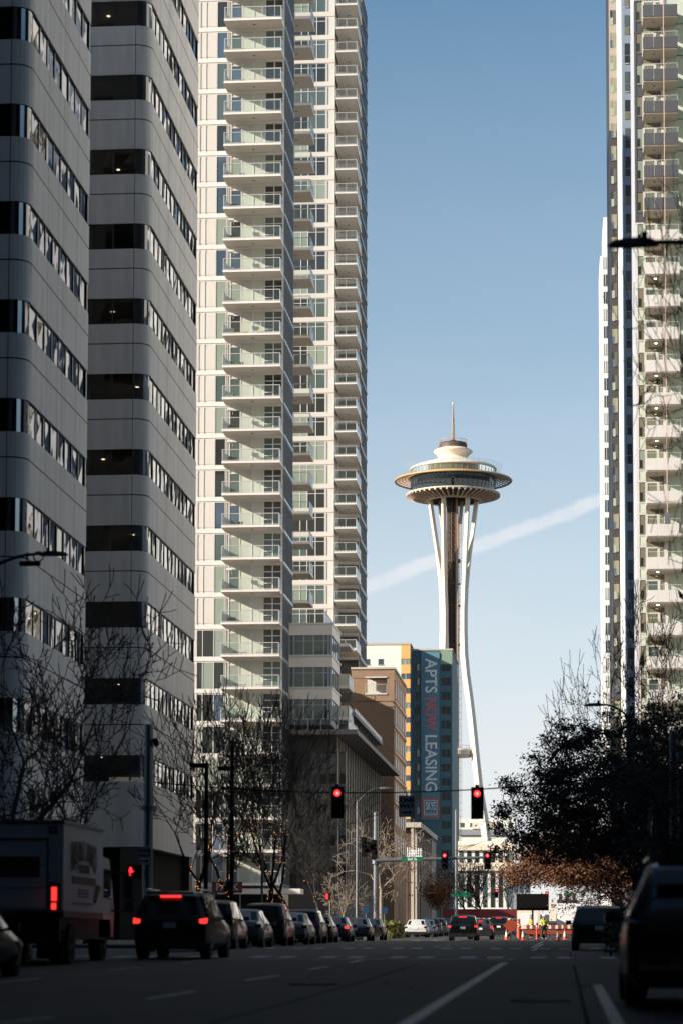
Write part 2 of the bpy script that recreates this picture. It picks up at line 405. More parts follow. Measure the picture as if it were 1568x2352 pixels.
for (yy, x0, x1) in ((29.5,-1.4,3),(38.5,-1.4,3.0),(35,-12,-4)): ribbon(mb, [Vector((x0,yy,0)), Vector((x1,yy+0.2,0))], 0.05, 0.005, 3)
struct('tar_seams', mb, m_tar)
mb = MB(); ribbon(mb, [Vector((-5.8, 14, 0)), Vector((-5.8, 31, 0))], 9, 0.002, 3); ribbon(mb, [Vector((1.7, 14, 0)), Vector((1.7, 30, 0))], 2.6, 0.002, 3)
ribbon(mb, [Vector((-1.0, 44, 0)), Vector((-1.0, 52, 0))], 3.2, 0.002, 3)
for (xx, ya, yb, ww) in ((-7.4,36,40,1.6),(-3.4,33,36.5,1.2),(-10.6,46,55,1.4),(-2.9,52,57,1.0),(-6.7,70,82,2.2),(-11.4,32,37,2.4)): ribbon(mb, [Vector((xx,ya,0)), Vector((xx,yb,0))], ww, 0.002, 3)
struct('asphalt_patch', mb, m_asph2)
rnd = random.Random(8); mb = MB()
for k in range(9):
    x, y = rnd.uniform(-13, 1.5), rnd.uniform(24, 60); pts = [Vector((x,y,0))]
    for _ in range(9): pts.append(pts[-1]+Vector((rnd.uniform(-0.35,0.35)+(0.5 if k % 2 else 0), rnd.uniform(0.2,1.1)*(0.3 if k % 2 else 1), 0)))
    ribbon(mb, pts, 0.028, 0.005, 2)
struct('road_cracks', mb, m_tar)
for lab, px, py in (('round iron manhole cover in the lane left of the long white line', 720, 2262), ('round iron manhole cover close to the dark seam at the right', 1240, 2300)):
    g_ = gnd(px, py); mh = thing('manhole_cover', lab, 'manhole cover', (g_.x, g_.y, g_.z))
    MB().tube((0,0,0.003),(0,0,0.012),0.34,0.34,28).build('lid', m_joint, mh); MB().lathe([(0.34,0.003),(0.40,0.003),(0.40,0.014),(0.34,0.014)],28,close=True).build('rim', m_tar, mh)

# ------------------------------------------------------------------ office blocks
def rounded(x0, x1, y0, y1, r, k=6):
    """footprint, counter-clockwise, corners on the street (x1) side rounded"""
    p = [(x0, y0)]
    for i in range(k+1):
        t = -math.pi/2 + (math.pi/2)*i/k; p.append((x1-r+r*math.cos(t), y0+r+r*math.sin(t)))
    r2 = 0.35
    for i in range(3):
        t = (math.pi/2)*i/2; p.append((x1-r2+r2*math.cos(t), y1-r2+r2*math.sin(t)))
    p.append((x0, y1)); return p
random.seed(3)
def office(label, x0, x1, y0, y1, r, nright, wleft, ztop, lights, zb0, OF):
    B = thing('office_building', label, 'building', (0,0,0))
    fp = rounded(x0, x1, y0, y1, r)
    n = int((ztop - zb0)/OF)
    g0 = gz(y0)
    # base wall
    mb = MB(); mb.prism(fp, 6.1, zb0); mb.build('base_wall', m_conc, B)
    inner = rounded(x0, x1-0.5, y0+1.6, y1-0.3, r)
    MB().prism(inner, g0-0.5, 6.1).build('lobby_glazing', mat('lobby_dark_stone', (0.012,0.012,0.012), 0.9, spec=0.1), B)
    mb = MB()
    for yy in (y0+0.1, y1-1.3): mb.box(x1-1.3, x1-0.1, yy, yy+1.2, g0-0.5, 6.1)
    mb.box(x1-6.5, x1-5.3, y0+0.1, y0+1.3, g0-0.5, 6.1)
    mb.build('base_column', m_dkcol, B)
    core = MB().box(x0+1, x1-5, y0+5, y1-1, 9.0, ztop); core.build('service_core', m_joint, B)
    # spandrel ring mesh (2.5 m tall) as one slab each
    SH = OF-1.4; sp = MB().prism(fp, 0, SH).mesh('spandrel', m_conc)
    off = [(p[0]+(0.004 if p[0] > x1-1 else 0), p[1]-(0.004 if p[1] < y0+1 else 0)) for p in fp]
    jm = MB(); z = SH-1.10
    def ringstrip(mb, pts, z0, z1):
        for a, b in zip(pts, pts[1:]): mb.quad((a[0],a[1],z0),(b[0],b[1],z0),(b[0],b[1],z1),(a[0],a[1],z1))
    def outset(pts, d):
        cx, cy = x1-3, y0+3; res = []
        for i, p in enumerate(pts):
            a = pts[max(i-1,0)]; b = pts[min(i+1,len(pts)-1)]
            t = Vector((b[0]-a[0], b[1]-a[1], 0)).normalized(); res.append((p[0]+t.y*d, p[1]-t.x*d))
        return res
    jo = outset(fp, 0.006)
    ringstrip(jm, jo[:-1], z, z+0.055)
    st = (y1-y0-r)/ (3 if nright == 12 else 4)
    k = 0
    yy = y0+r
    while yy < y1-0.5:
        jm.quad((x1+0.006,yy,0.0),(x1+0.006,yy+0.03,0.0),(x1+0.006,yy+0.03,SH),(x1+0.006,yy,SH)); yy += st
    jm.quad((x1-r-0.03,y0-0.006,0.0),(x1-r,y0-0.006,0),(x1-r,y0-0.006,SH),(x1-r-0.03,y0-0.006,SH))
    jmesh = jm.mesh('panel_joint', m_joint)
    # window bands
    wi = outset(fp, -0.06)
    variants = []
    for vv in range(5):
        g = MB(); fr = MB()
        def pane(a, b):
            t = Vector((b[0]-a[0], b[1]-a[1], 0)).normalized(); nn = Vector((t.y, -t.x, 0))
            j = [nn*random.uniform(-0.012,0.012) for _ in range(4)]
            q = [Vector((a[0],a[1],0))+j[0], Vector((b[0],b[1],0))+j[1], Vector((b[0],b[1],1.4))+j[2], Vector((a[0],a[1],1.4))+j[3]]
            g.quad(*q)
        def mull(x, y, w_=0.14, d=0.16): fr.box(x-w_/2, x+w_/2, y-w_/2, y+d/2, 0, 1.4)
        # front face
        xx = x1-r; 
        while xx-wleft > max(x0, x1-24):
            pane((xx-wleft, y0+0.10), (xx, y0+0.10)); mull(xx-wleft, y0+0.10, 0.10, 0.1); xx -= wleft
        pane((x0, y0+0.10), (xx, y0+0.10)); mull(x1-r, y0+0.1, 0.08, 0.1)
        nfront = len(g.f)
        # corner
        cpts = wi[1:8]
        for a, b in zip(cpts, cpts[1:]): g.quad((a[0],a[1],0),(b[0],b[1],0),(b[0],b[1],1.4),(a[0],a[1],1.4))
        ya = y0+r; dy = (y1-0.55-ya)/nright
        for i in range(nright):
            pane((x1-0.095, ya+dy*i), (x1-0.095, ya+dy*(i+1)))
            fr.box(x1-0.17, x1-0.055, ya+dy*i-0.05, ya+dy*i+0.05, 0, 1.4)
        fr.box(x1-0.17, x1-0.03, y1-0.62, y1-0.40, 0, 1.4)
        fr.box(x1-0.17, x1-0.08, ya, y1-0.40, 1.35, 1.40)
        fr.box(x1-2, x1-0.10, y1-0.45, y1-0.35, 0, 1.4)
        gm_ = g.mesh('window_band', [m_oglass, m_fglass], fix=False)
        for q_ in range(nfront): gm_.polygons[q_].material_index = 1
        variants.append((gm_, fr.mesh('mullion', m_frame)))
    for i in range(n+1):
        z0 = zb0 + OF*i
        gm, fm = variants[i % 5]
        wb = inst('window_band', gm, B, (0,0,z0)); inst('mullion', fm, wb)
        s_ = inst('spandrel', sp, B, (0,0,z0+1.4)); inst('panel_joint', jmesh, s_)
        if lights:
            lm = MB()
            for (lx, ly) in ((random.uniform(-3.2,-1.0), random.uniform(1.2,3.5)), (random.uniform(-5.6,-4.2), random.uniform(1.2,3.5)), (random.uniform(-9.6,-8.2), random.uniform(1.2,3.5))):
                if random.random() < 0.75: lm.tube((x1+lx, y0+ly, z0+1.36), (x1+lx, y0+ly, z0+1.395), 0.085, k=10)
            if lm.v: lm.build('ceiling_light', m_warm, B)
    MB().prism(fp, zb0+OF*(n+1), zb0+OF*(n+1)+0.2).build('roof', m_conc, B)
    return B
xo1 = XP(187, 110, 300); 
OX = -21.9
office('pale concrete office block with rounded corner and blue window bands at the left edge', -62, OX, 96.7, 110.0, 0.75, 8, 1.25, 66, False, 9.67, 4.145)
office('taller concrete office block with dark shaded front beside the white apartment tower', -33.5, OX, 126.0, 143.5, 0.8, 12, 1.17, 66, True, 9.55, 4.10)
MB().box(-60,-27.5,110.02,125.98,0,50).build('office_link_wing', m_conc)
tag(bpy.data.objects['office_link_wing'], 'recessed concrete link wing hidden between the two office blocks', 'building')

# unseen blocks, mostly added to shade the street and bounce sunlight into it
def plain_block(name, label, x0,x1,y0,y1,h, m_, face, n, fl=3.6):
    B = thing(name, label, 'building')
    MB().box(x0,x1,y0,y1,-1,h).build('wall', m_, B)
    wm = MB(); L = (y1-y0)/n
    for i in range(n):
        a = y0+L*i+L*0.12; b = y0+L*(i+1)-L*0.12
        if face > 0: wm.box(x1, x1+0.05, a, b, 0, 1.9)
        else: wm.box(x0-0.05, x0, a, b, 0, 1.9)
    me = wm.mesh('window_band', m_win_t); z = 5
    while z < h-3: inst('window_band', me, B, (0,0,z)); z += fl
    return B
m_refl = mat('bright_white_wall', (0.85,0.83,0.80), 0.6); m_dkwall = mat('light_absorbing_wall', (0.04,0.04,0.04), 0.8); m_midwall = mat('grey_stone_wall', (0.30,0.30,0.30), 0.8)  # white bounces sun off an unseen block, dark soaks up stray light
plain_block('shade_block', 'unseen dark block left of the street sized to shade it', -120, -22.2, -90, 68, 95, m_dkwall, 1, 26)  # stretched and raised to keep sun off the office fronts
plain_block('sky_blocking_tower', 'unseen tall dark tower added behind the camera to block the sky', -120, 90, -190, -150, 200, m_dkwall, 1, 10)  # added to block the bright sky behind the camera
plain_block('added_street_block', 'unseen dark block added at the right of the street to cut light', 8.0, 30, -90, 66, 105, m_dkwall, -1, 24)  # added out of view, kept dark so little light bounces back
plain_block('added_street_block', 'unseen dark block added at the right beyond the first crossing to cut light', 9.0, 30, 92, 108, 100, m_dkwall, -1, 6)  # second added dark wall, out of view
plain_block('added_street_block', 'unseen tall white block added at the right to bounce sunlight onto the offices', 12.5, 34, 130, 212, 135, m_refl, -1, 18)  # added reflector, lights the street sides of the office blocks
plain_block('side_street_building', 'low grey building outside the frame behind the office blocks', -100, -55, 150, 222, 20, m_conc, 1, 12)

# ------------------------------------------------------------------ white apartment tower (near)
random.seed(11)
FH = 3.055
YA = 225.4; YB = 223.0
def X1(px, py=1000): return XP(px, YA, py)
T1 = thing('apartment_tower', 'white apartment tower with wide glass balconies facing the camera', 'building')
xc = X1(650)                                # street corner of the tower
zs0 = ZP(1490+10, YB, 580)                  # a balcony slab top near the bottom
# balcony slab levels from the picture: one near y=1480
NFL = range(-6, 26)
zbase = ZP(117.25, YB, 580)+0.2
def zf(i): return zbase - FH*i
N1 = list(range(-4, 29))
xl = XP(420, YA)
ztop1 = zf(-5); 
MB().box(xl-14, xc, YA, YA+7.8, gz(225)-0.5, ztop1).build('wall', m_cream, T1)
# per floor facade elements, local z = 0 at slab top
def px_box(mb, pa, pb, z0, z1, y0, y1): mb.box(X1(pa), X1(pb), y0, y1, z0, z1)
band = MB(); px_box(band, 400, 650, -0.32, 0.10, YA-0.06, YA); band_me = band.mesh('floor_band', m_white)
pan = MB()
for a, b in ((400,411),(413,434),(436,454),(457.5,468),(470,493)): px_box(pan, a, b, 0.22, 2.45, YA-0.03, YA)
pan_me = pan.mesh('wall_panel', m_cream)
lines = MB()
for p in (412, 435, 455.5, 469, 494.5, 518.5, 522): px_box(lines, p-0.8, p+0.8, 0.10, 2.63, YA-0.08, YA)
for p in (528, 552.5, 580, 606.5, 627.5, 647.5): px_box(lines, p-1.2, p+1.2, 0.10, 2.63, YA-0.08, YA)
px_box(lines, 527, 553, 2.28, 2.36, YA-0.07, YA); px_box(lines, 607, 648, 1.98, 2.06, YA-0.07, YA); px_box(lines, 607, 628, 0.9, 0.97, YA-0.07, YA)
lines_me = lines.mesh('mullion', m_frameW)
sp_ = MB(); px_box(sp_, 553.5, 579, 0.12, 2.60, YA-0.03, YA); px_box(sp_, 581, 605.5, 0.12, 2.60, YA-0.03, YA); sp_me = sp_.mesh('spandrel_panel', m_green)
def winmesh(name, pa, pb, z0, z1, mm):
    mb = MB(); px_box(mb, pa, pb, z0, z1, YA-0.035, YA); return mb.mesh(name, mm)
wlow = [[winmesh('window', a_, b_, 0.12, 2.60, m_) for m_ in (m_win_d, m_win_d, m_win_g)] for a_, b_ in ((457.5,468),(470,493))]
wl = [winmesh('window', 496, 517.5, 0.12, 2.60, m_) for m_ in (m_win_d, m_win_b, m_win_g, m_win_t)]
dl = [winmesh('balcony_door', 530, 550.5, 0.14, 2.27, m_) for m_ in (m_win_d, m_win_b, m_win_g, m_win_t)]
wr = [winmesh('window', 608, 646.5, 0.12, 2.60, m_) for m_ in (m_win_d, m_win_d, m_win_t, m_win_d)]
sg = MB(); sg.box(xc, xc+0.04, YA+0.15, YA+7.7, 0.05, 2.62); sg_me = sg.mesh('side_window', m_blueglass)
sf = MB(); 
for k in range(9): sf.box(xc, xc+0.10, YA+0.10+0.93*k, YA+0.17+0.93*k, 0.0, 2.70)
sf_me = sf.mesh('side_fin', m_grey)
sl_ = MB(); sl_.box(xc, xc+0.14, YA, YA+7.8, -0.28, -0.02); sl_me = sl_.mesh('slab_edge', m_railb)
def balcony_meshes(x0, x1, y0, y1, nfront, right=True, left=True, m_sl=m_white, thick=0.20):
    s_ = MB().box(x0, x1, y0, y1, -thick, 0).mesh('slab', [m_sl])
    sof = MB().box(x0+0.06, x1-0.06, y0+0.06, y1-0.02, -thick-0.012, -thick).mesh('soffit', m_soffit)
    fr = MB(); h = 1.08
    xs = [x0+0.06+(x1-x0-0.12)*i/nfront for i in range(nfront+1)]
    for x in xs: fr.box(x-0.03, x+0.03, y0+0.04, y0+0.10, 0, h)
    fr.box(x0+0.03, x1-0.03, y0+0.03, y0+0.11, h, h+0.06)
    fr.box(x0+0.06, x1-0.06, y0+0.05, y0+0.09, 0.06, 0.11)
    g = MB(); g.box(x0+0.09, x1-0.09, y0+0.062, y0+0.078, 0.11, h)
    for x, on in ((x0+0.06, left), (x1-0.06, right)):
        if on:
            fr.box(x-0.03, x+0.03, y0+0.11, y1, h, h+0.05)
            for k in (1,2): fr.box(x-0.025, x+0.025, y0+(y1-y0)*k/3, y0+(y1-y0)*k/3+0.05, 0, h)
            fr.box(x-0.02, x+0.02, y0+0.11, y1, 0.06, 0.10)
    sgl = MB()
    for x, on in ((x0+0.06, left), (x1-0.06, right)):
        if on: sgl.box(x-0.008, x+0.008, y0+0.12, y1-0.02, 0.11, h)
    dwn = MB().tube(((x0+x1)/2, (y0+y1)/2, -thick-0.03), ((x0+x1)/2, (y0+y1)/2, -thick-0.013), 0.15, k=10).mesh('downlight', m_downl)
    return s_, [('soffit', sof), ('railing_frame', fr.mesh('railing_frame', m_railm)), ('glass_panel', g.mesh('glass_panel', m_rail)),
                ('side_glass', sgl.mesh('side_glass', m_railb)), ('downlight', dwn)]
def balcony(B, ms, z, furn=None):
    o = inst('balcony', ms[0], B, (0,0,z))
    for n_, me in ms[1]: inst(n_, me, o)
    if furn: inst('furniture', furn, o)
bx0, bx1 = XP(512.5, YB, 500), XP(645, YB, 500)
b1 = balcony_meshes(bx0, bx1, YB, YA-0.08, 3)
def furniture(x0, x1, y, seed):
    random.seed(seed); mb = MB(); x = x0 + random.uniform(0.2, 1.5)
    for _ in range(random.randint(1,3)):
        w_ = random.uniform(0.4,0.9); h = random.uniform(0.4,0.8)
        mb.box(x, x+w_, y, y+0.5, 0.30, 0.38); mb.box(x, x+0.05, y, y+0.05, 0, 0.30); mb.box(x+w_-0.05, x+w_, y+0.4, y+0.45, 0, 0.30)
        mb.box(x, x+w_, y+0.45, y+0.5, 0.38, h)
        x += w_+random.uniform(0.3,1.0)
        if x > x1-1: break
    return mb
fm = [furniture(bx0, bx1, YB+0.7, s_).mesh('furniture', mm) for s_, mm in ((1,m_frameW),(2,m_bark),(3,m_soffit),(4,m_joint))]
random.seed(5)
for i in N1:
    z = zf(i)
    if z < gz(225)+4: continue
    inst('floor_band', band_me, T1, (0,0,z)); inst('wall_panel', pan_me, T1, (0,0,z)); inst('mullion', lines_me, T1, (0,0,z))
    inst('spandrel_panel', sp_me, T1, (0,0,z))
    if ZP(1440, YA, 480) > z:
        for q_ in (0, 1): inst('window', random.choice(wlow[q_]), T1, (0,0,z))
    inst('window', random.choice(wl), T1, (0,0,z)); inst('balcony_door', random.choice(dl), T1, (0,0,z)); inst('window', random.choice(wr), T1, (0,0,z))
    inst('side_window', sg_me, T1, (0,0,z)); inst('side_fin', sf_me, T1, (0,0,z)); inst('slab_edge', sl_me, T1, (0,0,z))
    balcony(T1, b1, z, random.choice(fm+[None,None]))
# balconies behind the near tower, over the street
YC = 243.0
c0, c1 = XP(660, YC, 500), XP(714, YC, 500)
b2 = balcony_meshes(c0-1, c1, YC, YC+3.6, 2)
zc = ZP(105, YC, 690); i = -3
T1b = T1
sf_ = MB().box(xl-13, xc+0.03, YA-0.16, YA-0.10, gz(225)-0.2, 5.3).build('shade_sheet', m_win_m, T1)  # dark sheet added over the tower base to stand for its shade
MB().box(xl-13, xc+0.05, YA-0.9, YA-0.16, 5.3, 5.6).build('shade_sheet_ledge', m_joint, T1)  # dark ledge along the top of the added sheet
MB().box(XP(600,YC)-3, XP(672, YC+4, 600)-0.4, YA+7.8, YC+7, gz(240)-0.5, ztop1).build('rear_wall', m_cream, T1)
FC = FH
while True:
    z = zc - FC*i
    if z < ZP(1400, YC, 690): break
    balcony(T1, b2, z, random.choice(fm[:1]+[None])); i += 1

# ------------------------------------------------------------------ far apartment tower
random.seed(21)
YD = 300.0
T2 = thing('apartment_tower', 'slimmer white apartment tower with narrow balconies behind the nearer one', 'building')
def X2(px, py=1000): return XP(px, YD, py)
ze = ZP(111, YD, 720)                    # window head of one floor
xpier = XP(767.5, YD, 700)
MB().box(X2(560), xpier, YD, YD+17, gz(300)-0.5, ZP(-60, YD)).build('wall', m_cream, T2)
xr2 = XP(825, 306, 700)
MB().box(xpier, xr2, 306.0, XP and 317.0, gz(300)-0.5, ZP(-60, YD)).build('end_wall', m_white, T2)
def bx2(mb, pa, pb, z0, z1, d=0.05): mb.box(X2(pa), X2(pb), YD-d, YD, z0, z1)
bnd = MB(); bx2(bnd, 600, 767.3, -0.45, 0.15, 0.07); bnd_me = bnd.mesh('floor_band', m_cream)
ln = MB()
for p in (640, 668, 690, 706, 725, 746.5, 749, 766.5): bx2(ln, p-0.9, p+0.9, 0.15, 2.5, 0.08)
bx2(ln, 668, 746, 1.92, 1.99, 0.07); ln_me = ln.mesh('mullion', m_frameW)
w2 = [[MB() for _ in range(2)] for _ in range(4)]
def w2m(pa, pb, mm):
    mb = MB(); bx2(mb, pa, pb, 0.15, 2.5, 0.03); return mb.mesh('window', mm)
wa = [w2m(707, 746, m_) for m_ in (m_win_d, m_win_d, m_win_g, m_win_t)]; wb_ = [w2m(668, 705, m_) for m_ in (m_win_d, m_win_g, m_win_d, m_win_t)]
rw = [MB().box(xpier+0.1, xr2-0.05, 305.9, 306.0, 0.15, 2.5).mesh('recess_window', m_) for m_ in (m_win_t, m_win_d, m_win_t)]
rb = MB().box(xpier, xr2, 305.85, 306.0, -0.45, 0.15).mesh('floor_band', m_cream)
es = MB().box(xr2, xr2+0.05, 306.4, 316.8, 0.1, 2.6).mesh('side_window', m_blueglass)
ef = MB()
for k in range(8): ef.box(xr2, xr2+0.12, 306.2+1.45*k, 306.3+1.45*k, -0.3, 2.65)
ef.box(xr2, xr2+0.16, 306.0, 317.0, -0.4, 0.1); ef_me = ef.mesh('side_fin', m_grey)
d0, d1 = XP(770, 298, 500), XP(819.5, 298, 500)
b3 = balcony_meshes(d0, d1, 298.0, 305.0, 2)
z_b3 = ZP(62, 298, 790)
zwin = ZP(126, YD, 720) 
for i in range(-2, 34):
    z = z_b3 - FH*i
    if z > ZP(1500, 298): 
        balcony(T2, b3, z, random.choice([None, None, fm[3]]) and None)
    inst('recess_window', random.choice(rw), T2, (0,0,z)); inst('floor_band', rb, T2, (0,0,z)); inst('side_window', es, T2, (0,0,z)); inst('side_fin', ef_me, T2, (0,0,z))
    z = ZP(84, YD, 720) - FH*i
    inst('floor_band', bnd_me, T2, (0,0,z)); inst('mullion', ln_me, T2, (0,0,z))
    inst('window', random.choice(wa), T2, (0,0,z)); inst('window', random.choice(wb_), T2, (0,0,z))

# ------------------------------------------------------------------ podium with glazed corner block
P_ = thing('podium_block', 'low grey podium with glazed upper corner and long projecting canopy', 'building')
YG = 230.5
gx0, gx1 = XP(655, YG, 1500), XP(761, YG, 1500)
ztg = ZP(1432, YG, 700)
GH = 74.6*YG/F
yge = 238.5
MB().box(gx0-4, gx1-0.02, YG+0.02, yge, ZP(1665, YG, 700), ztg-0.02).build('upper_block', m_grey, P_)
m_shadeglass = glass('grey_green_glass', (0.3,0.3,0.3), 1.6, 0.0, base=(0.13,0.16,0.14))
m_bluefr = mat('blue_grey_frame', (0.30,0.34,0.40), 0.5)
def GX(px): return XP(px, YG, 1550)
for k in range(3):
    zt = ztg - GH*k
    mb = MB(); mb.box(gx0-4, gx1+0.12, YG-0.12, YG, zt-1.15, zt); mb.box(gx1, gx1+0.12, YG, yge, zt-1.15, zt); mb.build('floor_band', m_white, P_)
    mb = MB(); mb.box(gx0-4, gx1+0.2, YG-0.2, YG-0.12, zt-0.12, zt+0.04); mb.box(gx1+0.12, gx1+0.2, YG-0.12, yge, zt-0.12, zt+0.04); mb.build('coping', m_frameW, P_)
    fr = MB()
    for p in (664, 674.5, 697.5, 720, 743.5, 754, 760.5): fr.box(GX(p)-0.07, GX(p)+0.07, YG-0.08, YG, zt-GH+0.02, zt-1.15)
    fr.box(gx0-3, gx1, YG-0.07, YG, zt-1.75, zt-1.68)
    for p in (0.3, 2.5, 4.6, 6.8, 7.7): fr.box(gx1, gx1+0.08, YG+p, YG+p+0.16, zt-GH+0.02, zt-1.15)
    fr.build('window_frame', m_bluefr, P_)
    for a, b, mm in ((676,696,m_shadeglass),(699,718.5,m_shadeglass),(721.5,742,m_shadeglass),(745,752.5,m_win_t if k < 2 else m_win_d)):
        MB().box(GX(a), GX(b), YG-0.03, YG, zt-GH+0.02, zt-1.15).build('window', mm, P_)
    for a, b in ((0.5,2.45),(2.7,4.55),(4.8,6.75)):
        MB().box(gx1, gx1+0.03, YG+a, YG+b, zt-GH+0.02, zt-1.15).build('window', m_win_d, P_)
# roof railing of the glazed block
def railing(name, B, pts, z, h=1.05, mg=m_rail, step=1.2):
    fr = MB(); g = MB()
    for a, b in zip(pts, pts[1:]):
        a = Vector((*a, z)); b = Vector((*b, z)); n_ = max(1, int((b-a).length/step))
        for i in range(n_+1):
            p = a.lerp(b, i/n_); fr.box(p.x-0.025, p.x+0.025, p.y-0.025, p.y+0.025, z, z+h)
        fr.bar(a+Vector((0,0,h)), b+Vector((0,0,h)), 0.06, 0.05); g.bar(a+Vector((0,0,h*0.52)), b+Vector((0,0,h*0.52)), 0.015, h*0.85)
    r = fr.build(name, m_railm, B); g.build('glass_panel', mg, r)
railing('roof_railing', P_, [(gx0-2, YG-0.02), (gx1-0.6, YG-0.02)], ztg+0.05)
railing('roof_railing', P_, [(gx1-0.6, YG-0.02), (gx1-0.6, 240)], ztg+0.05, mg=m_railb)
# side balconies over the street
hx = XP(802, 238.5, 1600)
zsb = [ZP(y, 238.5, 800) for y in (1560, 1478+8, 1632)]
for k, yy in enumerate((1466, 1544, 1617)):
    z = ZP(yy+30, 238.5, 790) if k else ZP(1478, 238.5, 790)
    bm_ = balcony_meshes(gx1-0.3, hx, 238.5, 243.5, 1, thick=0.3)
    if k == 0:
        MB().box(gx1-0.3, hx, 238.5, 243.5, z-0.3, z).build('terrace_slab', m_white, P_)
    else: 
        balcony(P_, bm_, z)
        MB().box(gx1-0.3, hx-0.15, 238.56, 238.62, z, z+1.1).build('balcony_screen', m_green, P_)
# set-back middle mass
MB().box(-60, -31, 243, 298, gz(240)-0.5, 34.2).build('rear_block', m_cream, P_)
# main podium and canopy
zcan = ZP(1677, YG, 800); m_can = mat('canopy_grey', (0.17,0.16,0.15), 0.7); xcan = XP(822, YG, 1677)
xp1 = xcan - 2.2
MB().box(-58, xp1, YG+1.0, 289, gz(240)-0.5, zcan-0.5).build('podium_wall', mat('podium_concrete', (0.07,0.066,0.064), 0.8, var=0.15, scale=0.6), P_)
MB().box(XP(655,YG)-3, xcan, YG-0.8, 290, zcan-0.45, zcan).build('canopy', m_can, P_)
railing('terrace_railing', P_, [(gx0+1, YG-0.6), (XP(800,YG,1640), YG-0.6)], zcan)
railing('terrace_railing', P_, [(XP(800,YG,1640), YG-0.6), (XP(800,YG,1640), 241)], zcan, mg=m_railb)
z2c = ZP(1626, 240, 808); x2c = XP(808.6, 240, 1626)
MB().box(xp1-3, x2c, 243.6, 281, z2c-0.5, z2c-0.1).build('upper_canopy', m_can, P_)
mb = MB(); y = 246
while y < 280: mb.box(xp1-1.5, x2c-0.4, y, y+0.25, zcan, z2c-0.5); y += 4.4
mb.build('terrace_divider', m_can, P_)
MB().box(-58, x2c-2.2, 243.6, 281, zcan, z2c-0.5).build('terrace_wall', m_win_t, P_)
railing('terrace_railing', P_, [(x2c-0.1, 244), (x2c-0.1, 281)], z2c-0.1, h=0.45, mg=m_railb)
# vertical fins and glazing on the street side
fins = MB(); wn = MB(); y = YG+1.3; random.seed(4)
while y < 288:
    fins.box(xp1, xp1+0.13, y, y+0.45, gz(240)+4, zcan-0.5)
    fins.box(xp1, xp1+0.07, y+1.1, y+1.3, gz(240)+4, zcan-0.5)
    y += 3.0
fins.build('facade_fin', mat('khaki_fin', (0.20,0.175,0.14), 0.7), P_)
k = 0
z = gz(240)+5
while z < zcan-3.4:
    wm = MB(); y = YG+1.8
    while y < 286: wm.box(xp1, xp1+0.03, y, y+0.78, z, z+2.6); wm.box(xp1, xp1+0.03, y+1.25, y+2.35, z, z+2.6); y += 3.0
    wm.build('window_row', m_win_m, P_); z += 3.1; k += 1
fm_ = MB()
for k in range(6): fm_.box(XP(670+22*k, YG+1, 1800), XP(670+22*k+14, YG+1, 1800), YG+0.93, YG+1.0, gz(240)+4.5, zcan-2)
fm_.build('front_glazing', m_win_d, P_)
MB().box(XP(500,222), XP(690,222), 222.0, 224.9, 5.4, 5.9).build('entrance_canopy', m_white, P_)
# PARK sign
sg_ = thing('parking_sign', 'dark red sign reading PARK by the podium entrance', 'sign', (XP(522,221,2038), 221, ZP(2038,221,522)))
MB().box(-1.4,1.4,0,0.15,-0.5,0.5).build('board', mat('sign_dark_red', (0.06,0.006,0.01), 0.5), sg_)
put_text('lettering', text_mesh('PARK', 0.85, mat('shaded_sign_white', (0.30,0.28,0.28), 0.6), 0.01, 0.02), sg_, (0,-0.02,0), (math.pi/2,0,0))  # lettering white darkened to carry the shade on the board
mb = MB()
for x in (-1.2,1.2): mb.tube((x,0.08,-0.5),(x,0.08,gz(221)-ZP(2038,221,522)+0.1),0.05)
mb.build('post', m_grey, sg_)

# ------------------------------------------------------------------ brick building
YR = 292.0
m_brick = brick_mat('tan_brick', (0.33,0.205,0.13), (0.28,0.175,0.11), (0.26,0.19,0.14), 1.0)
BR = thing('brick_building', 'tan brick building with a recessed white balcony at its top corner', 'building')
rx0, rx1 = XP(812, YR, 1550)-0.3, XP(904.5, YR, 1600)
zr = ZP(1537, YR, 870); yre = 314.0
def RX(p): return XP(p, YR, 1600)
zwb, zwt = ZP(1592, YR, 860), ZP(1557, YR, 860)
mb = MB()
mb.box(rx0, RX(888), YR, YR+0.6, zwt, zr); mb.box(RX(888), rx1, YR, YR+0.6, zwb, zr)
mb.box(rx0, rx1, YR, yre, gz(300)-0.5, zwb); mb.box(rx0, rx1, YR+2.2, yre, zwb, zr-0.1)
mb.box(rx1-0.4, rx1, YR+0.6, YR+2.2, zwb, zr)
mb.build('wall', m_brick, BR)
MB().box(rx0-0.05, rx1+0.15, YR-0.15, yre+0.1, zr, zr+0.25).build('coping', m_soffit, BR)
MB().box(RX(840), RX(886), YR+2.1, YR+2.2, zwb, zwt).build('recess_wall', m_white, BR)
railing('balcony_railing', BR, [(RX(838), YR+0.1), (RX(887), YR+0.1)], zwb, 1.1, step=0.9)
mb = MB(); mb.box(RX(838), RX(888), YR-0.12, YR, zwb-0.18, zwb); mb.box(RX(838), RX(888), YR-0.12, YR, zwt, zwt+0.15); mb.build('balcony_frame', m_frameW, BR)
mb = MB()
zz = ZP(1611, 289, 880); mb.bar((RX(862), 290.5, ZP(1593,289)), (RX(862), 290.5, zz), 0.12, 0.12); mb.bar((RX(820), 289, zz), (RX(905), 289, zz), 0.12, 0.12)
mb.bar((RX(862),290.5,ZP(1593,289)), (RX(904), 289.2, zz), 0.08,0.08); mb.bar((RX(835),290.5,ZP(1593,289)), (RX(865), 290.5, ZP(1593,289)), 0.08,0.08)
mb.bar((RX(905),289,zz),(RX(905),292,zz),0.12,0.12); mb.build('roof_truss', m_nbrown, BR)
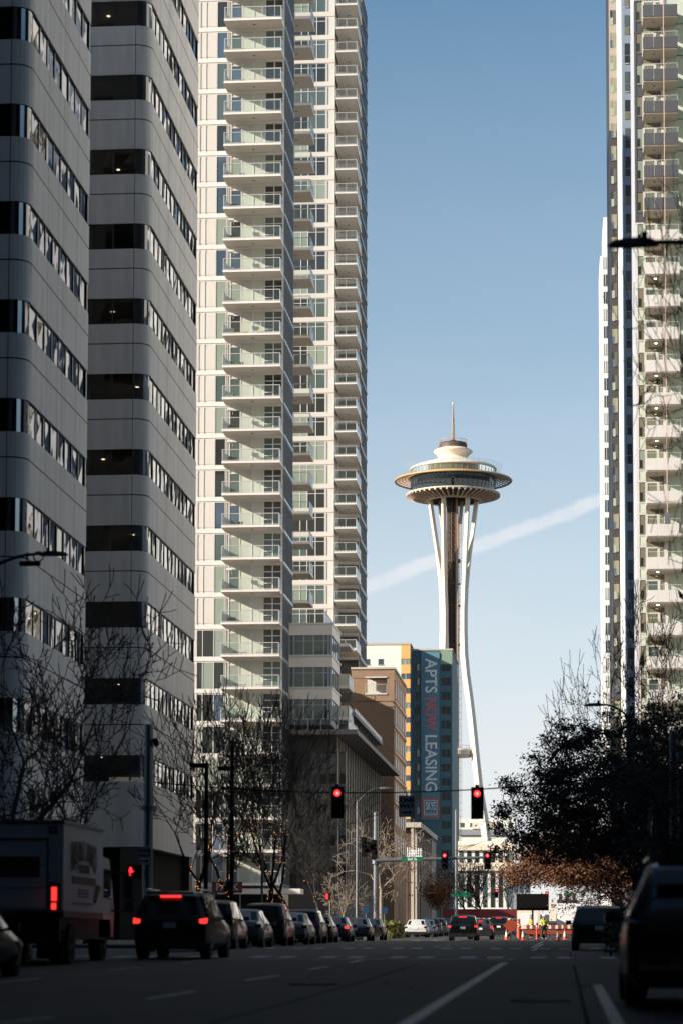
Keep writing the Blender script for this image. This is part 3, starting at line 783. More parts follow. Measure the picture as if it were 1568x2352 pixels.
# windows on the street side
rowy = [1620, 1712, 1798, 1880, 1960]
for k, py in enumerate((1564, 1622.5, 1681, 1739.5, 1798, 1856, 1915)):
    zt = ZP(py, YR+1, 906)
    y = YR+1.2
    while y < yre-2.5:
        wn = MB().box(rx1-0.02, rx1+0.03, y, y+2.0, zt-2.0, zt).build('window', m_win_m, BR)
        MB().box(rx1, rx1+0.10, y-0.14, y-0.02, zt-2.1, zt+0.1).build('window_frame', m_ntan, wn)
        y += 3.4
mb = MB()
for k, py in enumerate((1610, 1668.5, 1727, 1785, 1843)):
    z = ZP(py, YR+1, 906)-0.2; mb.box(rx1, rx1+0.12, YR+0.3, yre, z, z+0.35)
mb.build('string_course', m_ntan, BR)
# low brown building with bright flat canopy beyond it
LB = thing('low_building', 'low dark building with a pale flat overhanging roof below the teal tower', 'building')
yl = 350; lx1 = XP(966.6, yl, 1890)
MB().box(-40, lx1-1.0, yl, yl+60, gz(yl)-0.5, ZP(1901, yl, 940)).build('wall', m_nbrown, LB)
MB().box(-40, lx1, yl-1, yl+45, ZP(1901, yl, 940), ZP(1889.5, yl, 940)).build('roof', m_soffit, LB)
mb = MB()
for k in range(10): mb.box(lx1-0.9, lx1-0.6, yl+4.4*k, yl+4.4*k+0.4, gz(yl), ZP(1901,yl,940))
mb.box(XP(944,yl),XP(950,yl), yl-0.8, yl-0.4, gz(yl), ZP(1901,yl,940)); mb.build('column', m_soffit, LB)
for k in range(9): MB().box(lx1-1.0, lx1-0.95, yl+4.4*k+1, yl+4.4*k+3.6, gz(yl)+3.5, gz(yl)+7).build('window', m_win_d, LB)

# ------------------------------------------------------------------ orange and teal tower
YO = 482.0; YT = 489.0
OT = thing('orange_white_tower', 'white tower with an orange corner strip behind the brick building', 'building')
ox0, oxm, ox1 = XP(800,YO,1550), XP(920.5,YO,1550), XP(941.5,YO,1550)
zo = ZP(1481, YO, 900)
m_orange = mat('orange_panel', (0.78,0.42,0.13), 0.6, var=0.03, scale=0.5)
m_wstucco = mat('white_stucco', (0.80,0.76,0.66), 0.7)
MB().box(ox0, oxm, YO, YO+9, gz(480)-0.5, zo).build('wall', m_wstucco, OT)
MB().box(oxm+0.01, ox1-0.6, YO+0.3, YO+9, gz(480)-0.5, zo-0.01).build('corner_bay', m_win_t, OT)
MB().box(ox1-0.6, XP(947.5,YT-0.3,1550), YO+0.9, YO+9, gz(480)-0.5, zo-0.4).build('side_wall', m_grey, OT)
MB().box(ox0, ox1+0.1, YO-0.15, YO+9, zo, zo+0.4).build('parapet', m_soffit, OT)
OFH = 33.4*YO/F
zt = zo; 
MB().box(oxm, ox1, YO-0.02, YO+0.3, ZP(1513,YO,930), zo-0.01).build('orange_panel', m_orange, OT)
for k in range(13):
    ya = 1526.5 + 33.4*k
    MB().box(oxm, ox1, YO-0.02, YO+0.3, ZP(ya+20.5,YO,930), ZP(ya,YO,930)).build('orange_panel', m_orange, OT)
for k in range(14):
    ya = 1513 + 33.4*k
    wn = MB().box(oxm+0.05, ox1-0.05, YO+0.1, YO+0.16, ZP(ya+14,YO,930), ZP(ya-0.3,YO,930)).build('window', m_win_b if k % 3 else m_win_g, OT)
    MB().box(XP(931,YO,1600)-0.05, XP(931,YO,1600)+0.05, YO+0.02, YO+0.1, ZP(ya+14,YO,930), ZP(ya-0.3,YO,930)).build('window_frame', m_frameW, wn)
for p in ((836,849),(868,880),):
    for k in range(3):
        ya = 1513+33.4*k; a, b = XP(p[0],YO,1550), XP(p[1],YO,1550)
        wn = MB().box(a, b, YO-0.04, YO, ZP(ya+13,YO,930), ZP(ya,YO,930)).build('window', m_win_b, OT)
        MB().box(a-0.1,b+0.1,YO-0.10,YO,ZP(ya+14.5,YO,930),ZP(ya+13,YO,930)).build('sill', m_ntan, wn)
TT = thing('teal_tower', 'teal tower carrying a tall vertical apartment leasing banner', 'building')
m_teal = mat('teal_cladding', (0.055,0.135,0.165), 0.6, var=0.08, scale=0.3)
m_teald = mat('dark_teal_cladding', (0.04,0.11,0.12), 0.6, var=0.08, scale=0.3)
m_tealg = mat('grey_green_parapet', (0.22,0.30,0.22), 0.6)
m_banner = mat('banner_blue_vinyl', (0.10,0.225,0.30), 0.6)
m_bannerl = mat('banner_pale_lettering', (0.80,0.80,0.78), 0.6)
m_bannerr = mat('banner_red_lettering', (0.62,0.15,0.14), 0.6)
tx0, tx1 = XP(947,YT,1700), XP(1037.5,YT,1700)
zt0 = ZP(1494, YT, 990)
MB().box(tx0-6, tx1, YT, YT+26, gz(490)-0.5, zt0).build('wall', m_teal, TT)
def TX(p): return XP(p, YT, 1700)
MB().box(tx0-6, tx1+0.15, YT-0.12, YT+26, zt0, zt0+0.35).build('parapet', m_soffit, TT)
MB().box(TX(1010.5), tx1+0.02, YT-0.06, YT, ZP(1526,YT,1020), zt0).build('parapet_panel', m_tealg, TT)
MB().box(TX(966), TX(1008.5), YT-0.30, YT-0.05, ZP(1884,YT,990), ZP(1499,YT,990)).build('banner', m_banner, TT)
rows = [1533+32.9*k for k in range(14)]
for k, y in enumerate(rows):
    m_ = [m_win_w, m_win_w, m_win_d, m_win_d, m_win_d, m_win_d, m_win_t, m_win_t, m_win_t, m_win_d, m_win_t, m_win_d, m_win_d, m_win_d][k]
    wn = MB().box(TX(952.5), TX(963.5), YT-0.04, YT, ZP(y+8.5,YT,955), ZP(y-9,YT,955)).build('window', m_win_d, TT)
    if m_ is not m_win_d: MB().box(TX(957), TX(962.8), YT-0.07, YT-0.04, ZP(y+7.5,YT,955), ZP(y-8,YT,955)).build('blind', mat('pale_blind', (0.35,0.42,0.42), 0.7) if k == 0 else bpy.data.materials['pale_blind'], wn)
    wn = MB().box(TX(1013), TX(1034), YT-0.04, YT, ZP(y+8.5,YT,1020), ZP(y-9,YT,1020)).build('window', m_win_d, TT)
    MB().box(TX(1023)-0.05, TX(1023)+0.05, YT-0.08, YT-0.04, ZP(y+8.5,YT,1020), ZP(y-9,YT,1020)).build('window_frame', m_teald, wn)
# lettering: runs downwards, letters turned clockwise
def vtext(s_, ya, yb, m_, xpa=975.6, xpb=1003):
    me = text_mesh(s_, 1.0, m_, 0.02, 0.016)
    xs = [v.co.x for v in me.vertices]; ys = [v.co.y for v in me.vertices]
    zt_, zb_ = ZP(ya,YT,988), ZP(yb,YT,988); L = zt_-zb_; H = TX(xpb)-TX(xpa)
    me.transform(Matrix.Translation((-(max(xs)+min(xs))/2, -(max(ys)+min(ys))/2, 0)))
    me.transform(Matrix.Diagonal((L/(max(xs)-min(xs)), H/(max(ys)-min(ys)), 1, 1)))
    # text +x -> world -z, text +y -> world +x, text +z -> -y
    R = Matrix(((0,1,0,0),(0,0,-1,0),(-1,0,0,0),(0,0,0,1)))
    me.transform(R)
    inst('lettering', me, TT, ((TX(xpa)+TX(xpb))/2, YT-0.34, (zt_+zb_)/2))
vtext('APTS', 1512.5, 1592, m_bannerl); vtext('NOW', 1603, 1677.5, m_bannerr); vtext('LEASING', 1689, 1818, m_bannerl)
# square emblem sign under the banner
es_ = MB()
xa, xb, za, zb2 = TX(967.8), TX(1008.5), ZP(1877.7,YT,988), ZP(1832.6,YT,988)
t_ = (xb-xa)*0.10; yy = YT-0.36
es_.box(xa, xb, yy, YT-0.31, zb2-t_, zb2); es_.box(xa, xb, yy, YT-0.31, za, za+t_)
es_.box(xa, xa+t_, yy, YT-0.31, za+t_, zb2-t_); es_.box(xb-t_, xb, yy, YT-0.31, za+t_, zb2-t_)
es_.build('emblem_border', mat('emblem_coral', (0.50,0.13,0.10), 0.6), TT)
i0 = t_*1.35; it = t_*0.28; es_ = MB()
es_.box(xa+i0, xb-i0, yy+0.01, YT-0.31, zb2-i0-it, zb2-i0); es_.box(xa+i0, xb-i0, yy+0.01, YT-0.31, za+i0, za+i0+it)
es_.box(xa+i0, xa+i0+it, yy+0.01, YT-0.31, za+i0+it, zb2-i0-it); es_.box(xb-i0-it, xb-i0, yy+0.01, YT-0.31, za+i0+it, zb2-i0-it)
es_.build('emblem_line', m_bannerl, TT)
put_text('lettering', text_mesh('SKYE', 1.0, m_bannerl, 0.01, 0.01, 1.0, 0.9, 2.3), TT, ((xa+xb)/2, YT-0.34, (za+zb2)/2+0.25), (math.pi/2,0,0))
put_text('lettering', text_mesh('BELLTOWN', 0.33, m_bannerl, 0.01, 0.0, 1.1), TT, ((xa+xb)/2, YT-0.34, za+t_*2.4), (math.pi/2,0,0))

# ------------------------------------------------------------------ towers on the right
random.seed(31)
YQ = 220.5
R1 = thing('apartment_tower', 'apartment tower at the right edge with solid balcony fronts, grey above and white below', 'building')
def RXp(p): return XP(p, YQ, 900)
YW = YQ+2.4
def RXw(p): return XP(p, YW, 900)
qx0 = RXw(1460.5); zq = ZP(ZP and 512*0.6272/0.6272, YQ) if False else None
# floor reference: underside edge of a balcony front at P y = 343 (source 547)
q_under = ZP(187, YQ, 1520)                       # underside of the balcony at source y 297
MB().box(qx0+0.02, qx0+22, YQ+2.47, YQ+13, gz(220)-0.5, q_under+20).build('wall', m_white, R1)
m_green2 = mat('pale_mint_wall', (0.53,0.58,0.49), 0.6, var=0.03, scale=0.5)
m_qgrey = mat('charcoal_balcony_front', (0.075,0.078,0.09), 0.5)
m_qwhite = mat('white_balcony_front', (0.60,0.575,0.56), 0.5)
# front bay (window column)
bay = [MB().box(RXw(1466), RXw(1479.5), YW, YW+0.05, 0.95, 2.8).mesh('window', m_) for m_ in (m_win_o, m_win_o, m_win_g)]
bayw = MB().box(RXw(1466.5), RXw(1473), YW-0.02, YW, 0.15, 0.92).mesh('window', m_win_d)
bayg = MB().box(RXw(1466), RXw(1479.5), YW, YW+0.05, -0.05, 0.85); bay_low = bayg.mesh('spandrel_panel', m_green2)
bay_lowg = bayg.mesh('spandrel_panel', m_qgrey)
bf = MB().box(qx0, RXw(1481), YW-0.06, YW+0.04, 2.82, 2.97); bf.box(qx0, RXw(1465.5), YW-0.04, YW+0.04, -0.1, 2.82); bf.box(RXw(1479.8), RXw(1481), YW-0.04, YW+0.04, -0.1, 2.82)
bf.box(RXw(1465.5), RXw(1479.8), YW-0.05, YW, 0.85, 0.95); bf_me = bf.mesh('window_frame', m_qwhite); bf_g = bf.mesh('window_frame', m_qgrey)
sidef = MB().box(qx0-0.03, qx0+0.02, YW+0.1, YW+10.3, -0.1, 2.87).mesh('side_cladding', mat('lilac_grey_cladding', (0.50,0.50,0.54), 0.4))
back = MB(); YW = YQ+2.4
dr = [MB().box(RXp(1487), RXp(1508), YW-0.05, YW, 0.1, 2.15).mesh('balcony_door', m_) for m_ in (m_win_o, m_win_o, m_win_t)]
dt = MB().box(RXp(1484), RXp(1513), YW-0.05, YW, 2.3, 2.75); dt.box(RXp(1514.5), RXp(1523), YW-0.05, YW, 0.1, 2.75); dt_me = dt.mesh('window', m_win_o)
dfm = MB().box(RXp(1481), RXp(1524), YW-0.09, YW-0.05, 2.16, 2.29); dfm.box(RXp(1508), RXp(1514), YW-0.09, YW-0.05, 0, 2.16); dfm.box(RXp(1481), RXp(1486.5), YW-0.09, YW-0.05, 0, 2.16); dfm_me = dfm.mesh('door_frame', m_qwhite)
wlm = MB().box(RXp(1532), qx0+20, YW-0.25, YW, 0, 2.95); wl_me = wlm.mesh('side_wall', m_green2)
wpil = MB().box(RXp(1524), RXp(1532), YW-0.4, YW, 0, 2.95).mesh('pier', m_white)
bal_x0, bal_x1 = RXp(1481.5), RXp(1561.5)
slab = MB().box(bal_x0, bal_x1, YQ-0.02, YW-0.1, -0.22, 0).mesh('balcony', m_soffit)
bfront = MB()
for a, b in ((1481.5,1505.3),(1506,1531.7),(1532.4,1561.5)): bfront.box(RXp(a), RXp(b), YQ-0.10, YQ-0.04, -0.12, 0.98)
bfront.box(bal_x1-0.06, bal_x1, YQ-0.04, YW-0.2, -0.12, 0.98); bfront.box(bal_x0, bal_x0+0.06, YQ-0.04, YQ+0.3, -0.12, 0.98)
bfw, bfg = bfront.mesh('balcony_front', m_qwhite), bfront.mesh('balcony_front', m_qgrey)
gr = MB().box(bal_x0, bal_x1, YQ-0.075, YQ-0.06, 1.0, 1.45).mesh('glass_panel', m_rail)
gp = MB()
for p in (1482.5, 1506, 1532, 1560.5): gp.box(RXp(p)-0.02, RXp(p)+0.02, YQ-0.09, YQ-0.05, 0.9, 1.5)
gp.box(bal_x0, bal_x1, YQ-0.085, YQ-0.055, 1.45, 1.49); gp_me = gp.mesh('railing_frame', m_railm)
dlm = MB().tube(((bal_x0*0.68+bal_x1*0.32), YQ+1.1, -0.25), ((bal_x0*0.68+bal_x1*0.32), YQ+1.1, -0.222), 0.12, k=10)
dl_off, dl_on = dlm.mesh('downlight', m_downl), dlm.mesh('downlight', m_warm)
QH = 3.045
i = -2
while True:
    z = q_under + 0.0 - QH*i
    if z < gz(220)+5: break
    grey = ZP(500, YQ, 1500) < z
    o = inst('balcony', slab, R1, (0,0,z+0.22))
    inst('balcony_front', bfg if grey else bfw, o); inst('glass_panel', gr, o); inst('railing_frame', gp_me, o)
    inst('downlight', dl_on if (not grey and random.random() < 0.6) else dl_off, o)
    z += 0.22
    inst('balcony_door', random.choice(dr), R1, (0,0,z)); inst('window', dt_me, R1, (0,0,z)); inst('door_frame', dfm_me, R1, (0,0,z))
    inst('side_wall', wl_me, R1, (0,0,z)); inst('pier', wpil, R1, (0,0,z))
    zb_ = z-0.55
    inst('window', random.choice(bay), R1, (0,0,zb_)); inst('window_frame', bf_g if grey else bf_me, R1, (0,0,zb_))
    inst('spandrel_panel', bay_lowg if grey else bay_low, R1, (0,0,zb_)); inst('lower_window', bayw, R1, (0,0,zb_+0.95)); inst('side_cladding', sidef, R1, (0,0,zb_))
    i += 1
hoist = thing('hoist_cable', 'thin pinkish cable hanging down the front of the right tower', 'cable', (RXp(1528), YQ-1.0, 0))
MB().box(-0.035,0.035,-0.035,0.035, 40, q_under+20).build('rope', mat('pink_rope', (0.62,0.42,0.36), 0.6), hoist)
MB().box(-0.25,0.25,-0.2,0.2, 39, 40).build('weight', m_grey, hoist)
# glass block behind (dark column + brilliant white side)
YP = 250.0
px0 = XP(1433, YP, 900)
R2 = thing('glass_tower', 'narrow dark blue glass tower squeezed between the balconied right tower and a white side wall', 'building')
MB().box(px0, px0+16, YP, 254, gz(250)-0.5, 150).build('wall', mat('dark_blue_cladding', (0.27,0.32,0.40), 0.35), R2)
def PX(p): return XP(p, YP, 900)
z0p = ZP(152, YP, 1440)
vv = [[MB().box(PX(1438.5), PX(1449.5), YP-0.05, YP, 1.25, 2.45).mesh('window', m_) for m_ in (m_win_d, m_win_t)],
      [MB().box(PX(1438.5), PX(1449.5), YP-0.05, YP, 0.35, 1.15).mesh('window', m_) for m_ in (m_win_d, m_win_t, m_win_o)]]
led = MB().box(PX(1438.5), PX(1449.5), YP-0.09, YP, 0.22, 0.32).mesh('sill', m_railm)
for k in range(-4, 33):
    z = z0p-3.05*k
    if z < gz(250)+6: break
    for q in vv: inst('window', random.choice(q), R2, (0,0,z))
    if random.random() < 0.6: inst('sill', led, R2, (0,0,z))
# third tower
YN = 313.0
nx0 = XP(1402.5, YN, 900); wx0 = XP(1433, 287, 900)
R3 = thing('glass_tower', 'dark slender tower with a brilliant white side wall left of the right tower', 'building')
MB().box(wx0, wx0+14, 287, YN-0.02, gz(287)-0.5, 175).build('side_wing', mat('bright_white_panel', (0.86,0.86,0.84), 0.5, var=0.02, scale=0.5), R3)
MB().box(nx0, nx0+14, YN, YN+20, gz(313)-0.5, 175).build('wall', mat('brown_black_cladding', (0.035,0.03,0.032), 0.5), R3)
MB().box(nx0-0.02, nx0+1.4, YN-0.06, YN-0.001, ZP(300, YN, 1410), 175).build('upper_cladding', mat('taupe_cladding', (0.30,0.26,0.22), 0.6), R3)
a, b = XP(1405.5, YN, 900), XP(1418, YN, 900); z0n = ZP(160, YN, 1410)
vn = [MB().box(a, b, YN-0.10, YN-0.06, 0.0, 1.9).mesh('window', m_) for m_ in (m_win_o, m_win_o, m_win_d)]
vl = [MB().box(a, a+(b-a)*0.5, YN-0.12, YN-0.10, -0.1, 0.9).mesh('lower_window', m_) for m_ in (m_win_b, m_win_g)]
for k in range(-4, 34):
    z = z0n-3.055*k
    if z < gz(313)+8: break
    inst('window', random.choice(vn if k < 4 else vn[1:]), R3, (0,0,z)); inst('lower_window', random.choice(vl), R3, (0,0,z))
# low white tower
YM = 416.0
mx0 = XP(1379, YM, 900)
R4 = thing('apartment_tower', 'distant bright white tower with triple windows left of the dark slender tower', 'building')
zm = ZP(497, YM, 1390)
mb = MB(); mb.box(mx0, mx0+20, YM, YM+16, gz(416)-0.5, zm-7); mb.box(mx0+0.6, mx0+20, YM+0.5, YM+16, zm-7, zm); mb.build('wall', m_refl, R4)
z0m = ZP(552*1.0, YM, 1390)
a, b = XP(1386, YM, 900), XP(1400.5, YM, 900); z0m = ZP(617.5, YM, 1390)
vm = []
for m_ in (m_win_b, m_win_w, m_win_w, m_win_t, m_win_g):
    vm.append(MB().box(a, b, YM-0.06, YM, 0, 2.05).mesh('window', m_))
mm_ = MB()
for t_ in (0.0, 0.36, 0.80, 1.0): mm_.box(a+(b-a)*t_-0.05, a+(b-a)*t_+0.05, YM-0.12, YM-0.06, 0, 2.05)
mm_me = mm_.mesh('window_frame', m_frameW)
for k in range(0, 38):
    z = z0m-3.055*k
    if z < gz(416)+5: break
    wn = inst('window', random.choice(vm), R4, (0,0,z)); inst('window_frame', mm_me, wn)

# ------------------------------------------------------------------ the observation tower
YS_ = 864.0
ncx, ncy = XP(1040.3, YS_, 1500), YS_
PXM = YS_/F
def NZ(p): return ZP(p, YS_, 1040)
def NZz(zy): return NZ((1420+zy/2.6133)*0.6272)
K = 0.24*YS_/F*1.006                                   # metres per zoom pixel
NT = thing('observation_tower', 'white space-age observation tower with a saucer top on curved legs', 'tower', (ncx, ncy, 0))
gN = gz(YS_)
def Lth(prof, name, m_, k=96, smooth=True, close=False, parent=NT):
    p = [(r*K, NZz(z)) for r, z in prof]
    return MB().lathe(p, k, close=close).build(name, m_, parent, smooth=smooth)
roofd = Lth([(135,583),(150,590),(172,598),(187,609),(188,616),(180,624),(160,642),(148,656),(140,668),(142,678),(165,690),(215,706),(290,730),(360,752),(408,772),(418,784),(417,792),(408,796)], 'roof_dish', m_nwhite)
Lth([(0,528),(122,530),(134,540),(136,583)], 'crown_drum', m_nbrown)
rr = MB()
for k in range(40):
    t = 2*math.pi*k/40; x, y = 130*K*math.cos(t), 130*K*math.sin(t)
    rr.box(x-0.05, x+0.05, y-0.05, y+0.05, NZz(530), NZz(505))
p = [(130*K+0.05, NZz(506)),(130*K-0.05, NZz(506)),(130*K-0.05, NZz(503)),(130*K+0.05, NZz(503))]
rr.lathe(p, 48, close=True); rr.build('crown_railing', m_ntan, NT)
Lth([(0,500),(24,501),(31,506),(33,530)], 'spire_base', m_ncore)
sp_m = MB()
for k in range(3):
    t = 2*math.pi*k/3+0.4
    sp_m.tube((16*K*math.cos(t), 16*K*math.sin(t), NZz(500)), (2.5*K*math.cos(t), 2.5*K*math.sin(t), NZz(185)), 0.17, 0.12, 6)
for q in range(14):
    za_, zb_ = 500-22.5*q, 500-22.5*(q+1)
    ra, rb_ = 16-13.5*q/14, 16-13.5*(q+1)/14
    for k in range(3):
        t = 2*math.pi*k/3+0.4; t2 = 2*math.pi*((k+1)%3)/3+0.4
        sp_m.tube((ra*K*math.cos(t), ra*K*math.sin(t), NZz(za_)), (rb_*K*math.cos(t2), rb_*K*math.sin(t2), NZz(zb_)), 0.09, 0.09, 5)
sp_m.tube((0,0,NZz(330)), (0,0,NZz(160)), 0.25, 0.18, 8); sp_m.tube((0,0,NZz(165)), (0,0,NZz(95)), 0.10, 0.05, 6)
spire = sp_m.build('spire', m_ntan, NT)
MB().lathe([(0,NZz(138)),(0.33,NZz(141)),(0.36,NZz(160)),(0,NZz(165))],12).build('beacon', m_nwhite, spire, smooth=True)
# observation deck
Lth([(404,796),(398,852)], 'deck_window', m_nglassg, smooth=False)
mu = MB()
for k in range(48):
    t = 2*math.pi*k/48; mu.bar((404*K*math.cos(t), 404*K*math.sin(t), NZz(796)), (400*K*math.cos(t), 400*K*math.sin(t), NZz(852)), 0.12, 0.12)
mu.build('deck_mullion', m_ngold, NT)
gb = MB()
for k in range(48):
    t0, t1 = 2*math.pi*k/48+0.012, 2*math.pi*(k+1)/48-0.012
    ra, rb_ = 432*K, 484*K
    gb.quad((ra*math.cos(t0),ra*math.sin(t0),NZz(852)),(ra*math.cos(t1),ra*math.sin(t1),NZz(852)),(rb_*math.cos(t1),rb_*math.sin(t1),NZz(752)),(rb_*math.cos(t0),rb_*math.sin(t0),NZz(752)))
gb.build('glass_barrier', rail_glass('deck_barrier_glass', 0.10, (0.6,0.65,0.62)), NT)
Lth([(398,852),(424,853),(432,858),(430,866),(400,870)], 'deck_edge', m_ngold)
# halo ring with radial fins
Lth([(548,889),(560,886),(567,893),(567,899),(560,905),(546,902)], 'halo_ring', m_ngold, close=True, k=120)
Lth([(430,868),(440,866),(440,872),(430,876)], 'halo_inner_ring', m_ngold, close=True)
hf = MB()
for k in range(72):
    t = 2*math.pi*k/72
    hf.bar((435*K*math.cos(t), 435*K*math.sin(t), NZz(866)), (552*K*math.cos(t), 552*K*math.sin(t), NZz(892)), 0.22, 0.28)
hf.build('halo_fin', m_ntan, NT)['kind'] = 'stuff'

mb = MB()
for r_ in (465, 495, 524):
    zz = 866+ (r_-435)*26/117
    mb.lathe([((r_-2)*K,NZz(zz-2)),((r_+2)*K,NZz(zz-2)),((r_+2)*K,NZz(zz+2)),((r_-2)*K,NZz(zz+2))], 96, close=True)
mb.build('halo_lattice', m_ntan, NT)
# restaurant glass, lower dish
Lth([(400,846),(411,872),(411,905),(404,940),(398,1009)], 'restaurant_window', m_nglass, smooth=False)
mu = MB()
for k in range(48):
    t = 2*math.pi*k/48; mu.bar((412*K*math.cos(t), 412*K*math.sin(t), NZz(873)), (401*K*math.cos(t), 401*K*math.sin(t), NZz(985)), 0.10, 0.15)
mu.build('restaurant_mullion', m_ncore, NT)
Lth([(390,1008),(400,1012),(447,1019),(453,1025),(449,1031),(440,1036)], 'lower_dish', m_nwhite)
Lth([(440,1036),(400,1044),(330,1058),(266,1070)], 'underside', m_ncore)
Lth([(266,1066),(272,1088),(256,1094),(244,1084)], 'lower_ring', m_nwhite)
Lth([(250,1080),(200,1040),(90,1030),(60,1030)], 'soffit', m_ncore)
ffo = MB()
for k in range(48):
    t = 2*math.pi*(k+0.3)/48; c_, s_ = math.cos(t), math.sin(t)
    ffo.bar((448*K*c_, 448*K*s_, NZz(1037)), (264*K*c_, 264*K*s_, NZz(1080)), 0.62, 0.9)
ffo.build('underside_rib', mat('needle_rib_tan', (0.60,0.44,0.33), 0.5), NT)['kind'] = 'stuff'
# legs
def tab(z, T):
    for (za_, va), (zb_, vb) in zip(T, T[1:]):
        if z >= zb_: return va + (vb-va)*(za_-z)/(za_-zb_)
    return T[-1][1]
RT = [(164.5,7.9),(150,6.5),(140,5.5),(134,5.0),(127,4.5),(119,4.2),(104,4.15),(96,4.9),(88,6.1),(80,7.1),(72.5,7.9),(64,8.8),(55,9.8),(45,11.5),(30,13.6),(gN,16.5)]
LT = [(164.5,4.6),(150,3.05),(140,1.9),(134,1.2),(127,0.86),(119,0.82),(104,0.82),(72,0.84),(45,0.95),(gN,1.2)]
zs = [164.5,158,150,145,140,134,130,127,123,119,112,104,100,96,92,88,80,72.5,64,55,45,38,30,20,gN]
for ai, adeg in enumerate((-50.5, 69.5, 189.5)):
    t = rad(adeg); dirv = Vector((math.sin(t), -math.cos(t), 0)); per = Vector((math.cos(t), math.sin(t), 0))
    leg = MB()
    for sgn in (-1, 1):
        n0 = None
        for z in zs:
            c_ = dirv*tab(z, RT) + per*(sgn*tab(z, LT)); wl_ = 0.60 if z > 134 else 0.84; wd_ = 0.68 + (0.22 if z < 110 else 0)
            if z < 50: wd_ = 1.05
            q = [c_+per*wl_+dirv*wd_, c_-per*wl_+dirv*wd_, c_-per*wl_-dirv*wd_, c_+per*wl_-dirv*wd_]
            n = len(leg.v); leg.v += [(p.x,p.y,z) for p in q]
            if n0 is not None:
                for a_ in range(4): leg.f.append((n0+a_, n0+(a_+1)%4, n+(a_+1)%4, n+a_))
            n0 = n
    leg.build('leg', m_nwhite, NT)
# core with truss
core = MB()
cr = 1.95
hexp = [(cr*math.cos(rad(60*k+15)), cr*math.sin(rad(60*k+15))) for k in range(6)]
core.prism(hexp, gN, 166); core.build('core', m_ncore, NT)
tr = MB(); z = gN+2; k = 0
while z < 164:
    h = 2.3
    for fx, fy, ax in ((-1.2,-2.0,1),(0.1,-2.2,1)):
        x0_, x1_ = (fx-0.75, fx+0.75)
        tr.bar((x0_, fy, z), (x1_, fy, z+h), 0.16, 0.16); tr.bar((x1_, fy, z), (x0_, fy, z+h), 0.16, 0.16)
    tr.bar((-2.0, -2.05, z), (1.0, -2.3, z), 0.2, 0.2)
    tr.bar((-2.2,-1.7,z),(-2.2,1.5,z+h),0.16,0.16)
    z += h
for x_, y_ in ((-2.0,-1.9),(-0.5,-2.2),(0.9,-2.3),(-2.2,0.0)): tr.bar((x_,y_,gN),(x_,y_,165),0.28,0.28)
tr.build('core_truss', m_nbrown, NT)
mb = MB(); mb.box(1.0,1.75,-2.3,-1.7,gN,164); mb.build('elevator_shaft', m_ntan, NT)
mb = MB(); mb.box(2.2,2.35,-0.5,-0.3,gN,164)
z = gN
while z < 164: mb.bar((1.5,-0.4,z),(2.9,-0.4,z),0.08,0.08); z += 2.5
mb.box(2.85,2.95,-0.5,-0.3,gN,164); mb.build('ladder', m_nbrown, NT)
mb = MB()
for z, w_ in ((NZ(1285),1.2),(NZ(1390)+0,0.6),(NZ(1340),0.5),(NZ(1480),0.5)): mb.lathe([(1.9,z),(2.6,z),(2.6,z-w_),(1.9,z-w_)],6,close=True)
mb.build('core_collar', m_nbrown, NT)
zA, zB = NZ(1739), NZ(1722)
MB().lathe([(1.5,zB),(7.0,zB),(7.4,zB-0.6),(7.3,zA+0.6),(6.4,zA),(1.5,zA)],48).build('lower_platform', m_nwhite, NT)
mb = MB(); mb.lathe([(6.9,zB+1.1),(7.0,zB+1.1),(7.0,zB+1.2),(6.9,zB+1.2)],48,close=True)
for k in range(30):
    t = 2*math.pi*k/30; mb.box(6.95*math.cos(t)-0.05,6.95*math.cos(t)+0.05,6.95*math.sin(t)-0.05,6.95*math.sin(t)+0.05,zB,zB+1.15)
mb.build('platform_railing', m_ntan, NT)

# ------------------------------------------------------------------ distant buildings closing the street
def far_b(name, label, x0p, x1p, ytop, Y, depth, m_, build=None):
    B = thing(name, label, 'building'); x0, x1 = XP(x0p, Y, 2050), XP(x1p, Y, 2050)
    z1 = ZP(ytop, Y, (x0p+x1p)/2)
    MB().box(x0, x1, Y, Y+depth, gz(Y)-1, z1).build('wall', m_, B); return B, x0, x1, z1
Yf = 610
m_fw = mat('far_white_paint', (0.74,0.72,0.66), 0.7); m_pink = mat('pink_brick', (0.58,0.32,0.25), 0.8, var=0.1, scale=1)
m_fgrey = mat('far_grey_wall', (0.28,0.28,0.30), 0.7)
B, x0, x1, z1 = far_b('office_building', 'white columned low building beyond the bare trees under the observation tower', 1046, 1172, 1932, Yf, 30, m_fw)
for y_a, y_b in ((1938,1953),(1982,2000)): MB().box(x0-0.3, x1+0.3, Yf-0.8, Yf, ZP(y_b,Yf,1100), ZP(y_a,Yf,1100)).build('fascia', m_nwhite, B)
n_ = 7
for k in range(n_):
    a = x0+(x1-x0)*(k+0.42)/n_; b = x0+(x1-x0)*(k+0.95)/n_
    for ya, yb_ in ((2001,2084),(1955,1981)):
        MB().box(a, b, Yf-0.1, Yf, ZP(yb_,Yf,1100), ZP(ya,Yf,1100)).build('window', m_win_d if (k % 3) else m_win_t, B)
B, x0, x1, z1 = far_b('apartment_block', 'far pale block rising behind the white columned building', 1050, 1182, 1880, 980, 30, m_wstucco)
MB().box(x0, x1, 979, 980, ZP(1918,980,1110), ZP(1905,980,1110)).build('window_row', m_fgrey, B)
MB().box(x0+6, x0+16, 978.6, 980, ZP(1904,980,1110), ZP(1888,980,1110)).build('plant_room', m_nwhite, B)
for k in range(6):
    a = x0+(x1-x0)*(k+0.3)/6; MB().box(a, a+1.6, 979.9, 979.96, ZP(1900,980,1110), ZP(1890,980,1110)).build('window', m_win_t, B)
